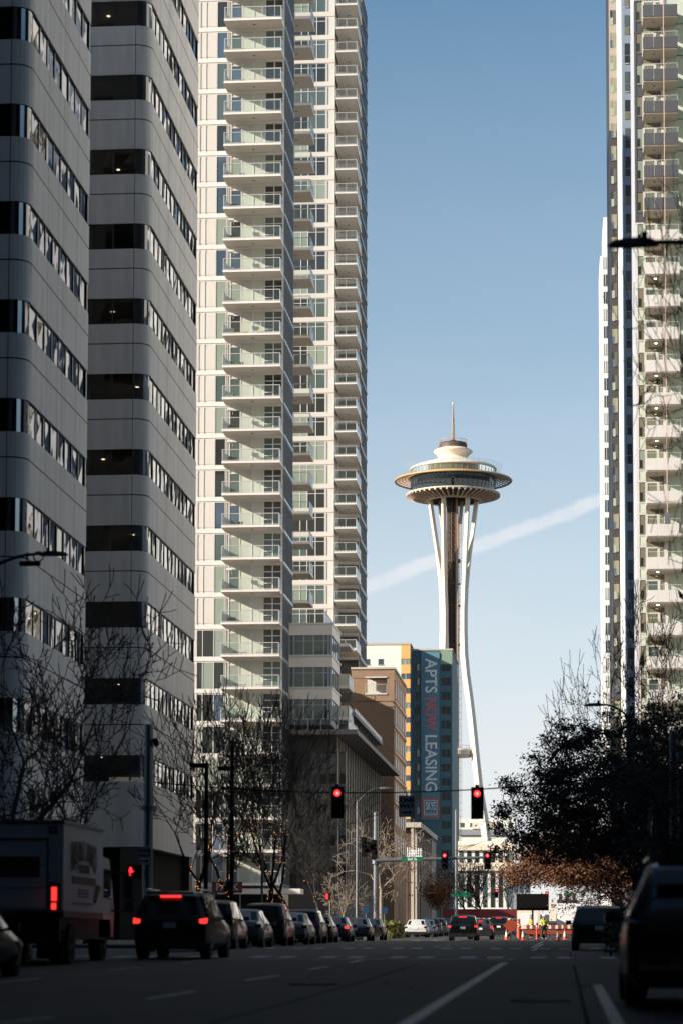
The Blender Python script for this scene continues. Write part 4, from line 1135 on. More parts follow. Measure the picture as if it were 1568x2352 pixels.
B, x0, x1, z1 = far_b('apartment_block', 'far grey block between the bare trees and the message board', 1150, 1215, 2018, 760, 20, m_fgrey)
for k in range(5):
    a = x0+(x1-x0)*(k+0.2)/5; MB().box(a, a+1.2, 759.9, 760, ZP(2050,760,1180), ZP(2030,760,1180)).build('window', m_win_b, B)
B, x0, x1, z1 = far_b('brick_house', 'small pink brick building with stepped top beside the street sign', 1278, 1324, 2066, 640, 14, m_pink)
for k in range(3):
    a = x0+(x1-x0)*(k+0.28)/3; MB().box(a, a+0.9, 640, 642, z1, z1+1.5).build('gable', m_pink, B)
MB().box(x0+1.9, x0+3.2, 639.9, 640, gz(640)+0.5, gz(640)+4).build('door', m_win_d, B)
B, x0, x1, z1 = far_b('house', 'bright white tall narrow building beside the message board', 1260, 1276, 2069, 600, 10, m_nwhite)
MB().box(x0+0.5, x1-0.5, 599.9, 600, ZP(2085,600,1268), ZP(2076,600,1268)).build('window', m_fgrey, B)
B, x0, x1, z1 = far_b('warehouse', 'long dark low building at the far left end of the street', 985, 1046, 2060, 560, 10, mat('dark_red_wall', (0.10,0.03,0.025), 0.8))
for k in range(4):
    a = x0+(x1-x0)*(k+0.2)/4; MB().box(a, a+1.1, 559.9, 560, gz(560)+1, gz(560)+3).build('window', m_win_d, B)
B, x0, x1, z1 = far_b('low_building', 'pale building low behind the roadworks at the right', 1300, 1420, 2082, 520, 12, m_cream)
for k in range(6):
    a = x0+(x1-x0)*(k+0.2)/6; MB().box(a, a+1.1, 519.9, 520, gz(520)+1, gz(520)+3).build('window', m_win_t, B)
# right-hand street wall beyond the tall towers (partly hidden by trees)
RB = thing('brown_building', 'brown low building behind the right-hand trees', 'building')
MB().box(7.2, 30, 155, 215, gz(180)-0.5, 9.5).build('wall', m_nbrown, RB)
for k in range(12): MB().box(7.15, 7.2, 156+4.8*k, 159+4.8*k, gz(180)+1, gz(180)+4).build('window', m_win_d, RB)

# ------------------------------------------------------------------ vehicles
STN = {
 'suv': [(0,.90,.50,.56,.80),(.012,.965,.60,.66,.85),(.055,.985,.61,.93,.76),(.10,1,.61,.985,.77),(.30,1,.60,1,.78),(.48,1,.585,.985,.78),(.58,1,.57,.93,.76),(.72,1,.55,.61,.86),(.90,.98,.50,.55,.84),(.985,.93,.42,.46,.8),(1,.86,.36,.38,.75)],
 'sedan': [(0,.88,.48,.55,.8),(.02,.95,.52,.655,.84),(.13,.985,.56,.70,.84),(.26,1,.585,.95,.70),(.38,1,.585,1,.72),(.52,1,.575,.985,.72),(.61,1,.57,.92,.70),(.75,1,.55,.62,.85),(.92,.97,.46,.52,.84),(.99,.92,.40,.43,.8),(1,.86,.36,.38,.76)],
 'suvr': [(0,.86,.46,.52,.80),(.010,.955,.58,.64,.84),(.030,.985,.61,.74,.80),(.085,.995,.61,.94,.69),(.14,1,.61,.985,.69),(.30,1,.60,1,.70),(.48,1,.585,.985,.70),(.58,1,.57,.93,.68),(.72,1,.55,.61,.86),(.90,.98,.50,.55,.84),(.985,.93,.42,.46,.8),(1,.86,.36,.38,.75)],
 'van': [(0,.92,.50,.60,.86),(.008,.97,.60,.70,.88),(.03,.99,.61,.95,.86),(.07,1,.61,.995,.86),(.30,1,.60,1,.86),(.60,1,.58,1,.86),(.72,1,.57,.95,.84),(.86,1,.52,.58,.88),(.96,.97,.45,.50,.84),(1,.90,.36,.40,.8)],
}
paint_cache = {}
def paint(col, name):
    if name not in paint_cache: paint_cache[name] = mat(name, col, 0.38, metal=0.0, coat=0.28, var=0.12, scale=2.5)
    return paint_cache[name]
def wheel_parts(root, xs, ys, r, w_, rimm=m_rim, xc=0):
    ty = MB().tube((-w_/2,0,0),(w_/2,0,0), r, k=22).mesh('wheel', m_tyre)
    rm = MB().tube((-w_/2-0.012,0,0),(w_/2+0.012,0,0), r*0.62, k=14)
    for k in range(5):
        t = 2*math.pi*k/5; rm.bar((w_/2+0.02,0,0),(w_/2+0.02,r*0.6*math.cos(t),r*0.6*math.sin(t)),0.05,0.03, up=Vector((1,0,0)))
    rm = rm.mesh('rim', rimm)
    for x in xs:
        for y in ys:
            o = inst('wheel', ty, root, (x,y,r)); inst('rim', rm, o)
def car(kind, name, label, cat, X, Y, col, cname, L=4.6, W=1.85, H=1.65, rz=0.0, lit=False, group=None, front=False, rails=False):
    root = thing(name, label, cat, (X, Y, gz(Y+L/2)), rz, group)
    st = STN[kind]; zb = 0.24; hw = W/2
    rings = []
    for (t, wf, bz, tz, rw) in st:
        wB, wS = hw*wf, hw*wf
        y = t*L
        r_ = [(-wS*0.86, zb), (-wB*0.99, zb+0.14), (-wB, H*0.40), (-wB*0.975, H*bz), (-hw*rw*wf, H*tz-0.03), (-hw*rw*wf*0.80, H*tz), (0, H*tz+0.02)]
        r_ = r_ + [(-x, z) for x, z in r_[-2::-1]]
        rings.append([(x, y, z) for x, z in r_])
    mb = MB(); n = len(rings[0])
    for r_ in rings: mb.v += r_
    for i in range(len(rings)-1):
        for k in range(n-1): mb.f.append((i*n+k, i*n+k+1, (i+1)*n+k+1, (i+1)*n+k))
        mb.f.append((i*n+n-1, i*n, (i+1)*n, (i+1)*n+n-1))
    mb.f.append(tuple(range(n))); mb.f.append(tuple(((len(rings)-1)*n+k) for k in range(n))[::-1])
    body = mb.build('body', paint(col, cname), root, smooth=False)
    for p in body.data.polygons: p.use_smooth = len(p.vertices) == 4
    bm = bmesh.new(); bm.from_mesh(body.data)
    for e in bm.edges:
        if len(e.link_faces) == 2 and e.calc_face_angle(0) > rad(38): e.smooth = False
    bm.to_mesh(body.data); bm.free()
    # glass
    def shrink(q, f=0.93, off=0.006):
        c = sum(q, Vector())/4; nn = (q[1]-q[0]).cross(q[2]-q[0]).normalized()
        mid = Vector((0, L/2, H*0.5)); 
        if nn.dot(c-mid) < 0: nn = -nn
        return [c+(p-c)*f+nn*off for p in q]
    V = lambda i, k: Vector(rings[i][k])
    cab = [i for i in range(len(st)-1) if st[i][3] > 0.9 and st[i+1][3] > 0.9]
    sg_ = MB()
    for i in cab:
        sg_.quad(*shrink([V(i,3), V(i+1,3), V(i+1,4), V(i,4)], 0.90)); sg_.quad(*shrink([V(i,9), V(i+1,9), V(i+1,8), V(i,8)], 0.90))
    a = cab[-1]+1
    sg_.tri(*shrink([V(a,3), V(a+1,3), V(a,4), V(a,4)], 0.85)[:3]); sg_.tri(*shrink([V(a,9), V(a+1,9), V(a,8), V(a,8)], 0.85)[:3])
    sg_.build('side_window', m_cglass, root)
    ri = cab[0]-1; 
    q = [V(ri,4), V(ri,8), V(ri+1,8), V(ri+1,4)]; MB().quad(*shrink(q, 0.90, 0.03)).build('rear_window', m_cglass, root)
    q = [V(a+1,4), V(a+1,8), V(a,8), V(a,4)]; MB().quad(*shrink(q, 0.90, 0.03)).build('windscreen', m_cglass, root)
    # lights
    lm_ = m_tail if lit else m_taild
    lz = H*0.56; yb = 0.012*L
    for s_ in (-1, 1):
        tl = MB(); tl.xprism([(yb-0.05, lz-0.07), (yb+0.12, lz-0.05), (yb+0.22, lz+0.05), (yb+0.02, lz+0.07), (yb-0.05, lz+0.03)], s_*hw*0.985, s_*hw*(0.80 if lit else 0.72)); tl.build('tail_light', lm_, root)
        hl = MB(); hl.box(s_*hw*0.62, s_*hw*0.90, L-0.10, L+0.01, H*0.38, H*0.45); hl.build('headlight', m_chrome, root)
        mr = MB(); mr.box(s_*hw*1.0, s_*(hw+0.20), L*0.63, L*0.63+0.10, H*0.585, H*0.585+0.15); mr.bar((s_*hw*0.93, L*0.63+0.05, H*0.6),(s_*(hw+0.05), L*0.63+0.05, H*0.62),0.06,0.05); mr.build('wing_mirror', paint(col, cname), root)
    if lit:
        MB().box(-0.26, 0.26, yb+0.06, yb+0.15, H*0.905, H*0.935).build('brake_light', m_tail, root) if kind == 'suv' else MB().box(-0.15,0.15,L*0.20,L*0.21,H*0.86,H*0.885).build('brake_light', m_tail, root)
    MB().box(-0.16, 0.16, -0.03, -0.005 if False else 0.012, H*0.45, H*0.45+0.15).build('licence_plate', m_signw, root)
    MB().box(-hw*0.90, hw*0.90, -0.06, 0.10, 0.26, 0.46).build('rear_bumper', mat('black_plastic', (0.012,0.012,0.013), 0.5) if 'black_plastic' not in bpy.data.materials else bpy.data.materials['black_plastic'], root)
    MB().box(-hw*0.86, hw*0.86, L-0.08, L+0.05, 0.26, 0.46).build('front_bumper', bpy.data.materials['black_plastic'], root)
    if rails:
        for s_ in (-1, 1):
            rl = MB(); x = s_*hw*0.70
            rl.tube((x, L*0.10, H+0.05), (x, L*0.48, H+0.05), 0.022, k=6)
            for t in (0.10, 0.29, 0.48): rl.tube((x, L*t, H-0.03), (x, L*t, H+0.05), 0.02, k=6)
            rl.build('roof_rail', m_chrome, root)
        MB().box(-hw*0.62, hw*0.62, 0.02, 0.20, H*0.955, H*0.985).build('spoiler', paint(col, cname), root)
    wheel_parts(root, (-hw+0.13, hw-0.13), (L*0.17, L*0.81), 0.35 if kind != 'sedan' else 0.33, 0.24)
    return root
BLK, DGR, SIL, WHT, BLU = (0.008,0.008,0.009), (0.018,0.019,0.022), (0.10,0.10,0.11), (0.20,0.20,0.20), (0.02,0.035,0.07)  # white is darkened, the left row's shade put into the paint
car('suvr', 'parked_car', 'big black off-road car filling the bottom right corner with roof rails', 'car', 1.80, 29.6, BLK, 'gloss_black', 4.9, 2.06, 1.80, 0.0, rails=True, group='cars parked along the right kerb')
near = bpy.data.objects['parked_car']
for s_ in (-1, 1): MB().box(s_*0.62-0.10, s_*0.62+0.10, -0.075, -0.055, 0.52, 0.60).build('reflector', m_tail if False else mat('red_reflector', (0.35,0.01,0.015), 0.3), near)
sx = (XP(315,60,2150)+XP(480,60,2150))/2
car('suv', 'car', 'black crossover with lit brake lights in the left lane beside the box truck', 'car', sx, 59.5, BLK, 'black_paint', 4.55, 1.86, 1.68, -0.01, lit=True, rails=True)
car('suv', 'parked_car', 'black car parked in the shade before the orange roadworks', 'car', XP(1312,84,2150)+0.95, 84.0, (0.004,0.004,0.004), 'shadow_black', 4.7, 1.9, 1.55, group='cars parked along the right kerb')
# the left row
row = [(548,79,'suv','gloss dark crossover parked first beside the left-lane crossover',DGR,'dark_grey_paint',1.68),
       (590,87,'suv','dark brown people carrier parked second in the left row',(0.012,0.010,0.009),'brown_paint',1.75),
       (625,95,'sedan','grey hatchback parked with a bright wing mirror in the left row',SIL,'silver_paint',1.5),
       (691,103,'suv','square black off-road car parked mid-way in the left row',BLK,'flat_black_paint',1.82),
       (722,112,'sedan','white car parked just beyond the square black one',WHT,'shaded_white_paint',1.48),
       (742,121,'suv','dark tall wagon parked between white and blue cars',BLU,'navy_paint',1.7),
       (768,131,'sedan','dark red saloon parked before the car with red tail lamps',(0.025,0.008,0.008),'maroon_paint',1.46),
       (806,140,'sedan','blue-grey saloon with glowing red tail lamps in the parked row',(0.05,0.075,0.11),'slate_paint',1.46),
       (853,151,'sedan','pale grey saloon parked second from the far end of the left row',(0.09,0.092,0.095),'grey_paint',1.44),
       (882,161,'sedan','black saloon parked last in the left row before the planting',BLK,'ink_paint',1.44)]
for k, (px, Y, kd, lab, col, cn, H) in enumerate(row):
    W = 1.86
    X = XP(px, Y, 2160) - W/2
    X = max(min(X, -12.9+0.35), -13.4)
    c_ = car(kd, 'parked_car', lab, 'car', X, Y-1.5, col, cn, 4.5, W, H, 0.0, group='cars parked along the left kerb')
    if k == 7:
        for ch in c_.children:
            if ch.name.startswith('tail_light'): ch.data.materials[0] = m_tail
# beyond the second crossing
row2 = [(932,980,196,'sedan','white saloon lit by the sun beyond the second crossing',(0.62,0.62,0.60),'sunlit_white_paint'),
        (975,1000,204,'sedan','blue-grey saloon parked right behind the sunlit white one',(0.06,0.09,0.12),'slate_paint'),
        (998,1012,213,'suv','dark estate parked third beyond the second crossing',DGR,'dark_grey_paint'),
        (1012,1024,222,'suv','dark green wagon parked fourth beyond the second crossing',(0.02,0.03,0.025),'green_black_paint')]
for (pa, pb, Y, kd, lab, col, cn) in row2:
    car(kd, 'parked_car', lab, 'car', XP(pb, Y, 2140)-0.93, Y, col, cn, 4.5, 1.85, 1.46 if kd == 'sedan' else 1.65, 0.0, group='cars parked beyond the second crossing')
car('suv', 'car', 'black crossover with three red brake lights waiting at the second crossing', 'car', (XP(1029,158,2150)+XP(1094,158,2150))/2, 158, BLK, 'black_paint', 4.6, 1.9, 1.66, 0, lit=True, group='cars waiting at the second crossing')
car('sedan', 'car', 'dark saloon braking partly hidden right of the waiting crossover', 'car', (XP(1092,172,2150)+XP(1117,172,2150))/2-0.1, 172, DGR, 'dark_grey_paint', 4.5, 1.8, 1.5, 0, lit=True, group='cars waiting at the second crossing')
car('suv', 'car', 'smaller distant black van with brake lights left of the orange diamond sign', 'car', (XP(1128,212,2150)+XP(1160,212,2150))/2, 212, BLK, 'black_paint', 4.6, 1.85, 1.75, 0, lit=True, group='cars waiting at the second crossing')
# box truck
tY = 52.5
trx = XP(146, tY, 2000)
ptt = thing('box_truck', 'white delivery box truck with red lettering at the left edge', 'truck', (trx, tY, gz(tY+2)), rad(0.0))
tw = 2.45
zt1, zt2 = ZP(1886, tY, 140)-gz(tY+2), ZP(2092, tY, 140)-gz(tY+2)
bl = 4.6
m_trk = mat('truck_white_box', (0.80,0.83,0.88), 0.4, var=0.06, scale=1.5)
m_trkr = mat('truck_red_lettering', (0.15,0.03,0.04), 0.5)
m_trkd = mat('truck_dark_trim', (0.02,0.02,0.022), 0.5)
box = MB().box(-tw, 0, 0, bl, zt2, zt1).build('cargo_box', m_trk, ptt)
mb = MB(); mb.box(-tw-0.02, 0.02, -0.02, 0.06, zt1-0.05, zt1+0.03); mb.box(-tw-0.02, 0.02, bl-0.05, bl+0.02, zt1-0.05, zt1+0.03); mb.box(-0.03, 0.02, 0.06, bl-0.05, zt1-0.05, zt1+0.03)
mb.box(-0.02, 0.015, 0.0, bl, zt2-0.14, zt2); mb.build('box_edge_rail', m_grey, ptt)
mb = MB(); mb.box(-tw+0.12, -0.36, -0.03, 0.0, zt2+0.06, zt1-0.42); dr_ = mb.build('rear_door', m_trk, ptt)
mb = MB(); mb.box(-0.36, -0.33, -0.045, -0.0, zt2+0.06, zt1-0.36); mb.box(-tw+0.12, -0.33, -0.045, 0, zt1-0.42, zt1-0.38)
z = zt2+0.5
while z < zt1-0.5: mb.box(-tw+0.12, -0.38, -0.036, -0.03, z, z+0.012); z += 0.5
mb.build('door_frame', m_trkd, dr_)
MB().box(-1.62, -0.52, -0.05, -0.031, zt1-1.22, zt1-0.78).build('red_panel', m_trkr, ptt)
mb = MB(); 
for k in range(3): mb.box(-1.52, -0.62, -0.056, -0.051, zt1-1.12+0.11*k, zt1-1.09+0.11*k)
mb.build('panel_line', m_trkd, ptt)
put_text('lettering', text_mesh('MERLINO', 0.36, m_trkr, 0.005, 0.01), ptt, (-tw+0.25, -0.04, zt1-0.95), (math.pi/2,0,0))
put_text('lettering', text_mesh('52', 0.20, m_trkd, 0.005, 0.01), ptt, (-0.24, -0.012, zt1-0.2), (math.pi/2,0,0))
# arched name on the street side
letters = 'MERLINO'
for k, ch in enumerate(letters):
    u = (k-3)/3.0; y = bl*0.50 + u*1.25
    bot = zt1-0.80 - 0.26*u*u; top = zt1-0.36-0.06*abs(u)
    me = text_mesh(ch, 1.0, m_trkr, 0.006, 0.02)
    xs = [v.co.x for v in me.vertices]; ys = [v.co.y for v in me.vertices]
    me.transform(Matrix.Translation((-(max(xs)+min(xs))/2, -min(ys), 0)))
    me.transform(Matrix.Diagonal((0.34/max(0.12, max(xs)-min(xs)) if ch != 'I' else 0.8, (top-bot)/(max(ys)-min(ys)), 1, 1)))
    put_text('lettering', me, ptt, (0.02, y, bot), (math.pi/2, 0, math.pi/2))
put_text('lettering', text_mesh('FOODS', 0.26, m_trkr, 0.006, 0.010, 1.05, 1.2, 1.0), ptt, (0.02, bl*0.5, zt1-1.0), (math.pi/2, 0, math.pi/2))
MB().box(0.0, 0.02, bl*0.5-1.35, bl*0.5+1.35, zt1-1.34, zt1-1.18).build('red_panel', m_trkr, ptt)
mb = MB()
for k in range(3): mb.box(0.0, 0.018, bl*0.5-0.6, bl*0.5+0.5, zt1-1.50-0.07*k, zt1-1.47-0.07*k)
mb.box(0.0, 0.018, bl*0.5-1.2, bl*0.5+1.0, zt1-1.80, zt1-1.77); mb.build('printed_line', mat('faded_blue_print', (0.12,0.14,0.24), 0.6), ptt)
MB().tube((0.012, bl*0.5+1.25, zt1-1.72), (0.012, bl*0.5+1.55, zt1-1.38), 0.05, 0.09, 8).build('printed_carrot', mat('faded_gold_print', (0.35,0.28,0.08), 0.6), ptt)
# tail lamp post
mb = MB(); mb.box(-0.30, -0.05, -0.06, 0.0, zt2-0.02, zt2+0.62); mb.build('lamp_bracket', m_trkd, ptt)
MB().box(-0.24, -0.13, -0.09, -0.06, zt2+0.22, zt2+0.52).build('tail_light', m_tail, ptt); MB().box(-0.24, -0.14, -0.09, -0.06, zt2+0.03, zt2+0.17).build('tail_light', m_tail, ptt)
mb = MB(); mb.box(-tw+0.1, -0.1, 0.1, 6.2, 0.55, zt2-0.14); mb.box(-tw+0.1,-0.05,-0.12,0.1,0.5,0.72); mb.box(-tw+0.3,-0.3,-0.35,-0.1,0.45,0.55); mb.build('chassis', m_trkd, ptt)
for s_, x in ((1,-0.05),(-1,-tw+0.35)): MB().box(x-0.6 if s_ < 0 else x-0.6, x, 0.35, 0.39, 0.12, 0.75).build('mud_flap', m_trkd, ptt)
cabm = MB()
cabm.xprism([(bl+0.1,0.6),(bl+2.0,0.6),(bl+2.05,1.25),(bl+1.75,1.9),(bl+1.35,2.5),(bl+0.3,2.55),(bl+0.1,2.4)], -tw+0.18, -0.10); cabm.build('cab', m_trk, ptt)
MB().box(-0.10,-0.085, bl+0.65, bl+1.55, 1.55, 2.25).build('cab_window', m_cglass, ptt)
mb = MB(); mb.bar((-0.1,bl+1.65,2.2),(0.40,bl+1.75,2.15),0.04,0.04); mb.bar((-0.1,bl+1.65,1.25),(0.40,bl+1.75,1.25),0.04,0.04); mb.bar((0.40,bl+1.75,1.2),(0.40,bl+1.75,2.2),0.04,0.04)
mb.box(0.20,0.42,bl+1.68,bl+1.78,1.55,2.12); mb.box(0.22,0.42,bl+1.70,bl+1.78,1.28,1.48); mb.build('wing_mirror', m_trkd, ptt)
wheel_parts(ptt, (-tw+0.3, -0.25), (1.15,), 0.45, 0.45); wheel_parts(ptt, (-tw+0.32, -0.30), (bl+1.0,), 0.45, 0.28)
car('sedan', 'car', 'dark saloon cut off by the left frame edge behind the box truck', 'car', XP(22,43,2200)-0.9, 40.0, BLK, 'ink_paint', 4.5, 1.8, 1.45)

# ------------------------------------------------------------------ traffic signals and poles
def signal(label, X, Y, Z, s=1.0, group=None, hang=0.25, side=False, cat='traffic light'):
    t = thing('traffic_signal', label, cat, (X, Y, Z), 0, group)
    mb = MB(); mb.box(-0.20*s, 0.20*s, 0, 0.20*s, -1.10*s, 0); mb.box(-0.235*s, 0.235*s, 0.10*s, 0.115*s, -1.15*s, 0.05*s)
    mb.build('housing', m_black, t)
    for k in range(3):
        z = (-0.20-0.35*k)*s
        MB().tube((0,-0.01,z),(0,0.02,z),0.125*s,k=20).build('lamp', m_red if k == 0 else m_lens, t)
        if k == 0: MB().tube((0,-0.016,z),(0,-0.011,z),0.055*s,k=14).build('lamp_core', m_redc, t)
        v = MB(); n = 10
        for q in range(n):
            a0, a1 = math.pi*(-0.1+1.2*q/n), math.pi*(-0.1+1.2*(q+1)/n)
            r_ = 0.155*s; p = [(r_*math.cos(a0),z+r_*math.sin(a0)),(r_*math.cos(a1),z+r_*math.sin(a1))]
            v.quad((p[0][0],-0.22*s,p[0][1]),(p[1][0],-0.22*s,p[1][1]),(p[1][0],0,p[1][1]),(p[0][0],0,p[0][1]))
        v.build('visor', m_black, t)
    if hang > 0: mb = MB(); mb.tube((0,0.1*s,0),(0,0.1*s,hang),0.03,k=6); mb.box(-0.07,0.07,0.04*s,0.16*s,hang-0.05,hang+0.03); mb.build('hanger', m_grey, t)
    return t
YW_ = 84.0
wz = ZP(1812, YW_, 900)
pL = at(343, 1666, YW_); pR = at(1546, 1680, YW_)
def pole(name, label, x, y, ztop, r0, r1, cat='pole', arm=None):
    t = thing(name, label, cat, (x, y, gz(y)+0.1))
    h = ztop-gz(y)-0.1
    MB().tube((0,0,0),(0,0,h), r0, r1, 14).build('shaft', m_grey, t)
    MB().tube((0,0,0),(0,0,0.3), r0*1.6, r0*1.5, 14).build('base', m_grey, t)
    MB().tube((0,0,h),(0,0,h+0.06), r1*1.15, r1*0.5, 14).build('cap', m_grey, t)
    return t, h
tL, hL = pole('signal_pole', 'tall grey strain pole with a camera beside the left crossing', pL.x, YW_, pL.z, 0.19, 0.15)
mb = MB(); mb.bar((0,0,hL-0.55),(0.22,0,hL-0.55),0.08,0.08); mb.tube((0.22,-0.05,hL-0.5),(0.30,-0.12,hL-0.72),0.10,0.09,8); mb.build('camera_head', m_black, tL)
mb = MB(); mb.lathe([(0.17,hL-3.0),(0.30,hL-3.0),(0.30,hL-2.85),(0.17,hL-2.85)],14,close=True); mb.build('collar', m_grey, tL)
tR, hR = pole('signal_pole', 'thick grey strain pole at the right edge behind the big black car', pR.x, YW_, pR.z, 0.20, 0.16)
# span wires
def wire(label, pts, r=0.022, name='span_wire'):
    mb = MB()
    for a, b in zip(pts, pts[1:]): mb.tube(a, b, r, k=5, caps=False)
    return tag(mb.build(name, m_black), label, 'wire')
A = Vector((pL.x, YW_, ZP(1795, YW_, 343))); Bv = Vector((pR.x, YW_, ZP(1765, YW_, 1546)))
def sag(a, b, s_, n=24):
    return [a.lerp(b, i/n) - Vector((0,0,s_*4*(i/n)*(1-i/n))) for i in range(n+1)]
upper = sag(A, Bv, 0.60)
signal('tiny distant red signal left of the message board', XP(1139,330,2047), 330, ZP(2043,330,1139), 1.0, 'small far red signals', 0)
signal('tiny distant red signal above the right end of the message board', XP(1255,330,2052), 330, ZP(2048,330,1255), 1.0, 'small far red signals', 0)
wire('thin black span wire carrying the two big signals across the street', upper)
A2 = Vector((pL.x, YW_, ZP(1900, YW_, 343))); 
def wz_at(px):
    X = XP(px, YW_, 1812); t = (X-A.x)/(Bv.x-A.x); return A.lerp(Bv, t).z - 0.6*4*t*(1-t)
for px, ytop, lab in ((775, 1810, 'left one of the two big red signals hung on the span wire'), (1095, 1811, 'right one of the two big red signals hung on the span wire')):
    z = ZP(ytop, YW_, px); signal(lab, XP(px, YW_, 1840), YW_-0.1, z, 0.93, 'red signals hung over the near crossing', max(0.1, wz_at(px)-z))
def oneway(label, X, Y, Z, w_=0.50, h_=0.66, rz=0, post=None, wireh=None, grp=None):
    t = thing('one_way_sign', label, 'sign', (X, Y, Z), rz, grp)
    MB().box(-w_/2, w_/2, 0, 0.02, -h_/2, h_/2).build('board', m_signw, t)
    mb = MB(); e = 0.02
    mb.box(-w_/2+e,w_/2-e,-0.003,0,h_/2-2*e,h_/2-e); mb.box(-w_/2+e,w_/2-e,-0.003,0,-h_/2+e,-h_/2+2*e); mb.box(-w_/2+e,-w_/2+2*e,-0.003,0,-h_/2+2*e,h_/2-2*e); mb.box(w_/2-2*e,w_/2-e,-0.003,0,-h_/2+2*e,h_/2-2*e)
    mb.build('border', m_signbk, t)
    put_text('lettering', text_mesh('ONE', w_*0.40, m_signbk, 0.003, 0.008), t, (0,-0.006,h_*0.27), (math.pi/2,0,0))
    put_text('lettering', text_mesh('WAY', w_*0.38, m_signbk, 0.003, 0.008), t, (0,-0.006,0.0), (math.pi/2,0,0))
    a = MB(); z = -h_*0.29
    a.box(-w_*0.34, w_*0.14, -0.008, -0.001, z-0.025, z+0.025)
    n = len(a.v); a.v += [(w_*0.14,-0.008,z+0.075),(w_*0.14,-0.008,z-0.075),(w_*0.36,-0.008,z)]; a.f.append((n,n+1,n+2)); a.build('arrow', m_signbk, t)
    if wireh: mb = MB(); mb.bar((0,0.03,h_/2-0.1),(0,0.03,wireh),0.04,0.04); mb.build('hanger', m_grey, t)
    return t
zs_ = ZP(1852, YW_, 933)
oneway('grey one way sign hung on the span wire over the street', XP(933.5, YW_, 1850), YW_-0.05, zs_, 0.55, 0.75, wireh=wz_at(933)-zs_)
oneway('small one way sign on the left strain pole beside the box truck', XP(336, YW_, 1965), YW_-0.24, ZP(1966, YW_, 336), 0.46, 0.62)
oneway('one way sign on the right strain pole above the big black car', XP(1558, YW_, 1983), YW_-0.26, ZP(1984, YW_, 1558), 0.60, 0.72)
# pedestrian signal with red hand by the left pole
ped = thing('pedestrian_signal', 'pedestrian signal showing a red hand beside the left strain pole', 'traffic light', (XP(305, YW_, 2003), YW_-0.35, ZP(2003, YW_, 305)))
MB().box(-0.10,0.36,0,0.2,-0.24,0.24).build('housing', m_black, ped)
hand = MB(); hand.box(-0.055,0.055,-0.015,0,-0.16,0.02)
for q, (x, h) in enumerate(((-0.048,0.10),(-0.018,0.15),(0.012,0.14),(0.040,0.09))): hand.box(x-0.011,x+0.011,-0.015,0,0.02,0.02+h)
hand.bar((0.05,-0.008,-0.06),(0.10,-0.008,0.03),0.025,0.015,up=Vector((0,1,0))); hand.build('red_hand', m_red, ped)
MB().bar((0.3,0.1,0.1),(pL.x-XP(305,YW_,2003),0.3,0.1),0.05,0.05).build('bracket', m_grey, ped)
ped2 = thing('pedestrian_signal', 'small distant red pedestrian signal behind the parked dark cars', 'traffic light', (XP(751,168,2059), 168, ZP(2059,168,751)))
MB().box(-0.16,0.2,0,0.2,-0.24,0.24).build('housing', m_black, ped2); MB().box(-0.10,0.08,-0.02,0,-0.18,0.18).build('red_hand', m_red, ped2); MB().tube((0.2,0.1,0.2),(0.2,0.1,gz(168)-ZP(2059,168,751)),0.05).build('post', m_grey, ped2)
# second crossing: mast arm
YM2 = 186.0
pm = at(863, 1866, YM2)
tm, hm = pole('signal_mast', 'grey mast with a long arm carrying signals at the second crossing', pm.x, YM2, pm.z, 0.24, 0.20)
g0 = gz(YM2)+0.1
za = ZP(1977, YM2, 870)-g0; zb_ = ZP(1968, YM2, 1160)-g0; xa_ = XP(1166, YM2, 1970)-pm.x
MB().tube((0,-0.3,za),(xa_,-0.3,zb_),0.16,0.08,10).build('arm', m_grey, tm)
MB().tube((0,0,za-0.25),(0,0,za+0.25),0.34,0.34,12).build('clamp', m_grey, tm)
for px, lab in ((1021,'red signal on the mast arm in front of the teal tower'),(1119,'red signal on the mast arm in front of the white columned building')):
    signal(lab, XP(px, YM2, 1970), YM2-0.75, ZP(1959, YM2, px), 1.12, 'red signals on the mast arm', 0)
sgn = thing('street_sign', 'green street name sign hung on the mast arm', 'sign', (XP(947,YM2,1973), YM2-0.7, ZP(1974,YM2,947)))
MB().box(-0.80,0.80,0,0.03,-0.18,0.18).build('board', m_signg, sgn); put_text('lettering', text_mesh('Bell St', 0.28, m_signw, 0.004, 0.004), sgn, (0,-0.01,0), (math.pi/2,0,0))
sc_ = thing('signal_cluster', 'unlit black signal heads clamped to the mast beside the bare lit tree', 'traffic light', (XP(852,YM2,1950), YM2-0.2, ZP(1950,YM2,852)))
for (x, z) in ((-0.55,0.5),(-0.1,0.15),(-0.5,-0.15),(0.25,-0.35),(0.2,0.3)):
    hs = MB().box(x-0.2,x+0.2,-0.2,0.2,z-0.45,z+0.4).build('housing', m_black, sc_); MB().tube((x-0.05,-0.36,z+0.15),(x-0.05,-0.2,z+0.15),0.15,k=10).build('visor', m_black, hs)
MB().tube((0.3,0.1,0),(pm.x-XP(852,YM2,1950),0.2,0),0.05).build('bracket', m_grey, sc_)
rs_ = thing('rooftop_sign', 'small white lattice sign standing above the mast arm near the low building', 'sign', (XP(951,348,1958), 348, ZP(1958,348,951)))
mb = MB(); random.seed(2)
for k in range(7): mb.box(-1.1+0.32*k, -0.95+0.32*k, 0, 0.1, -0.65, 0.35+random.random()*0.4)
for k in range(3): mb.box(-1.1,1.1,0.02,0.08,-0.6+0.4*k,-0.48+0.4*k)
mb.build('white_frame', m_signw, rs_)
mb = MB(); mb.box(-0.9,-0.8,0.1,0.2,-12,-0.6); mb.box(0.8,0.9,0.1,0.2,-12,-0.6); mb.build('support', m_black, rs_)

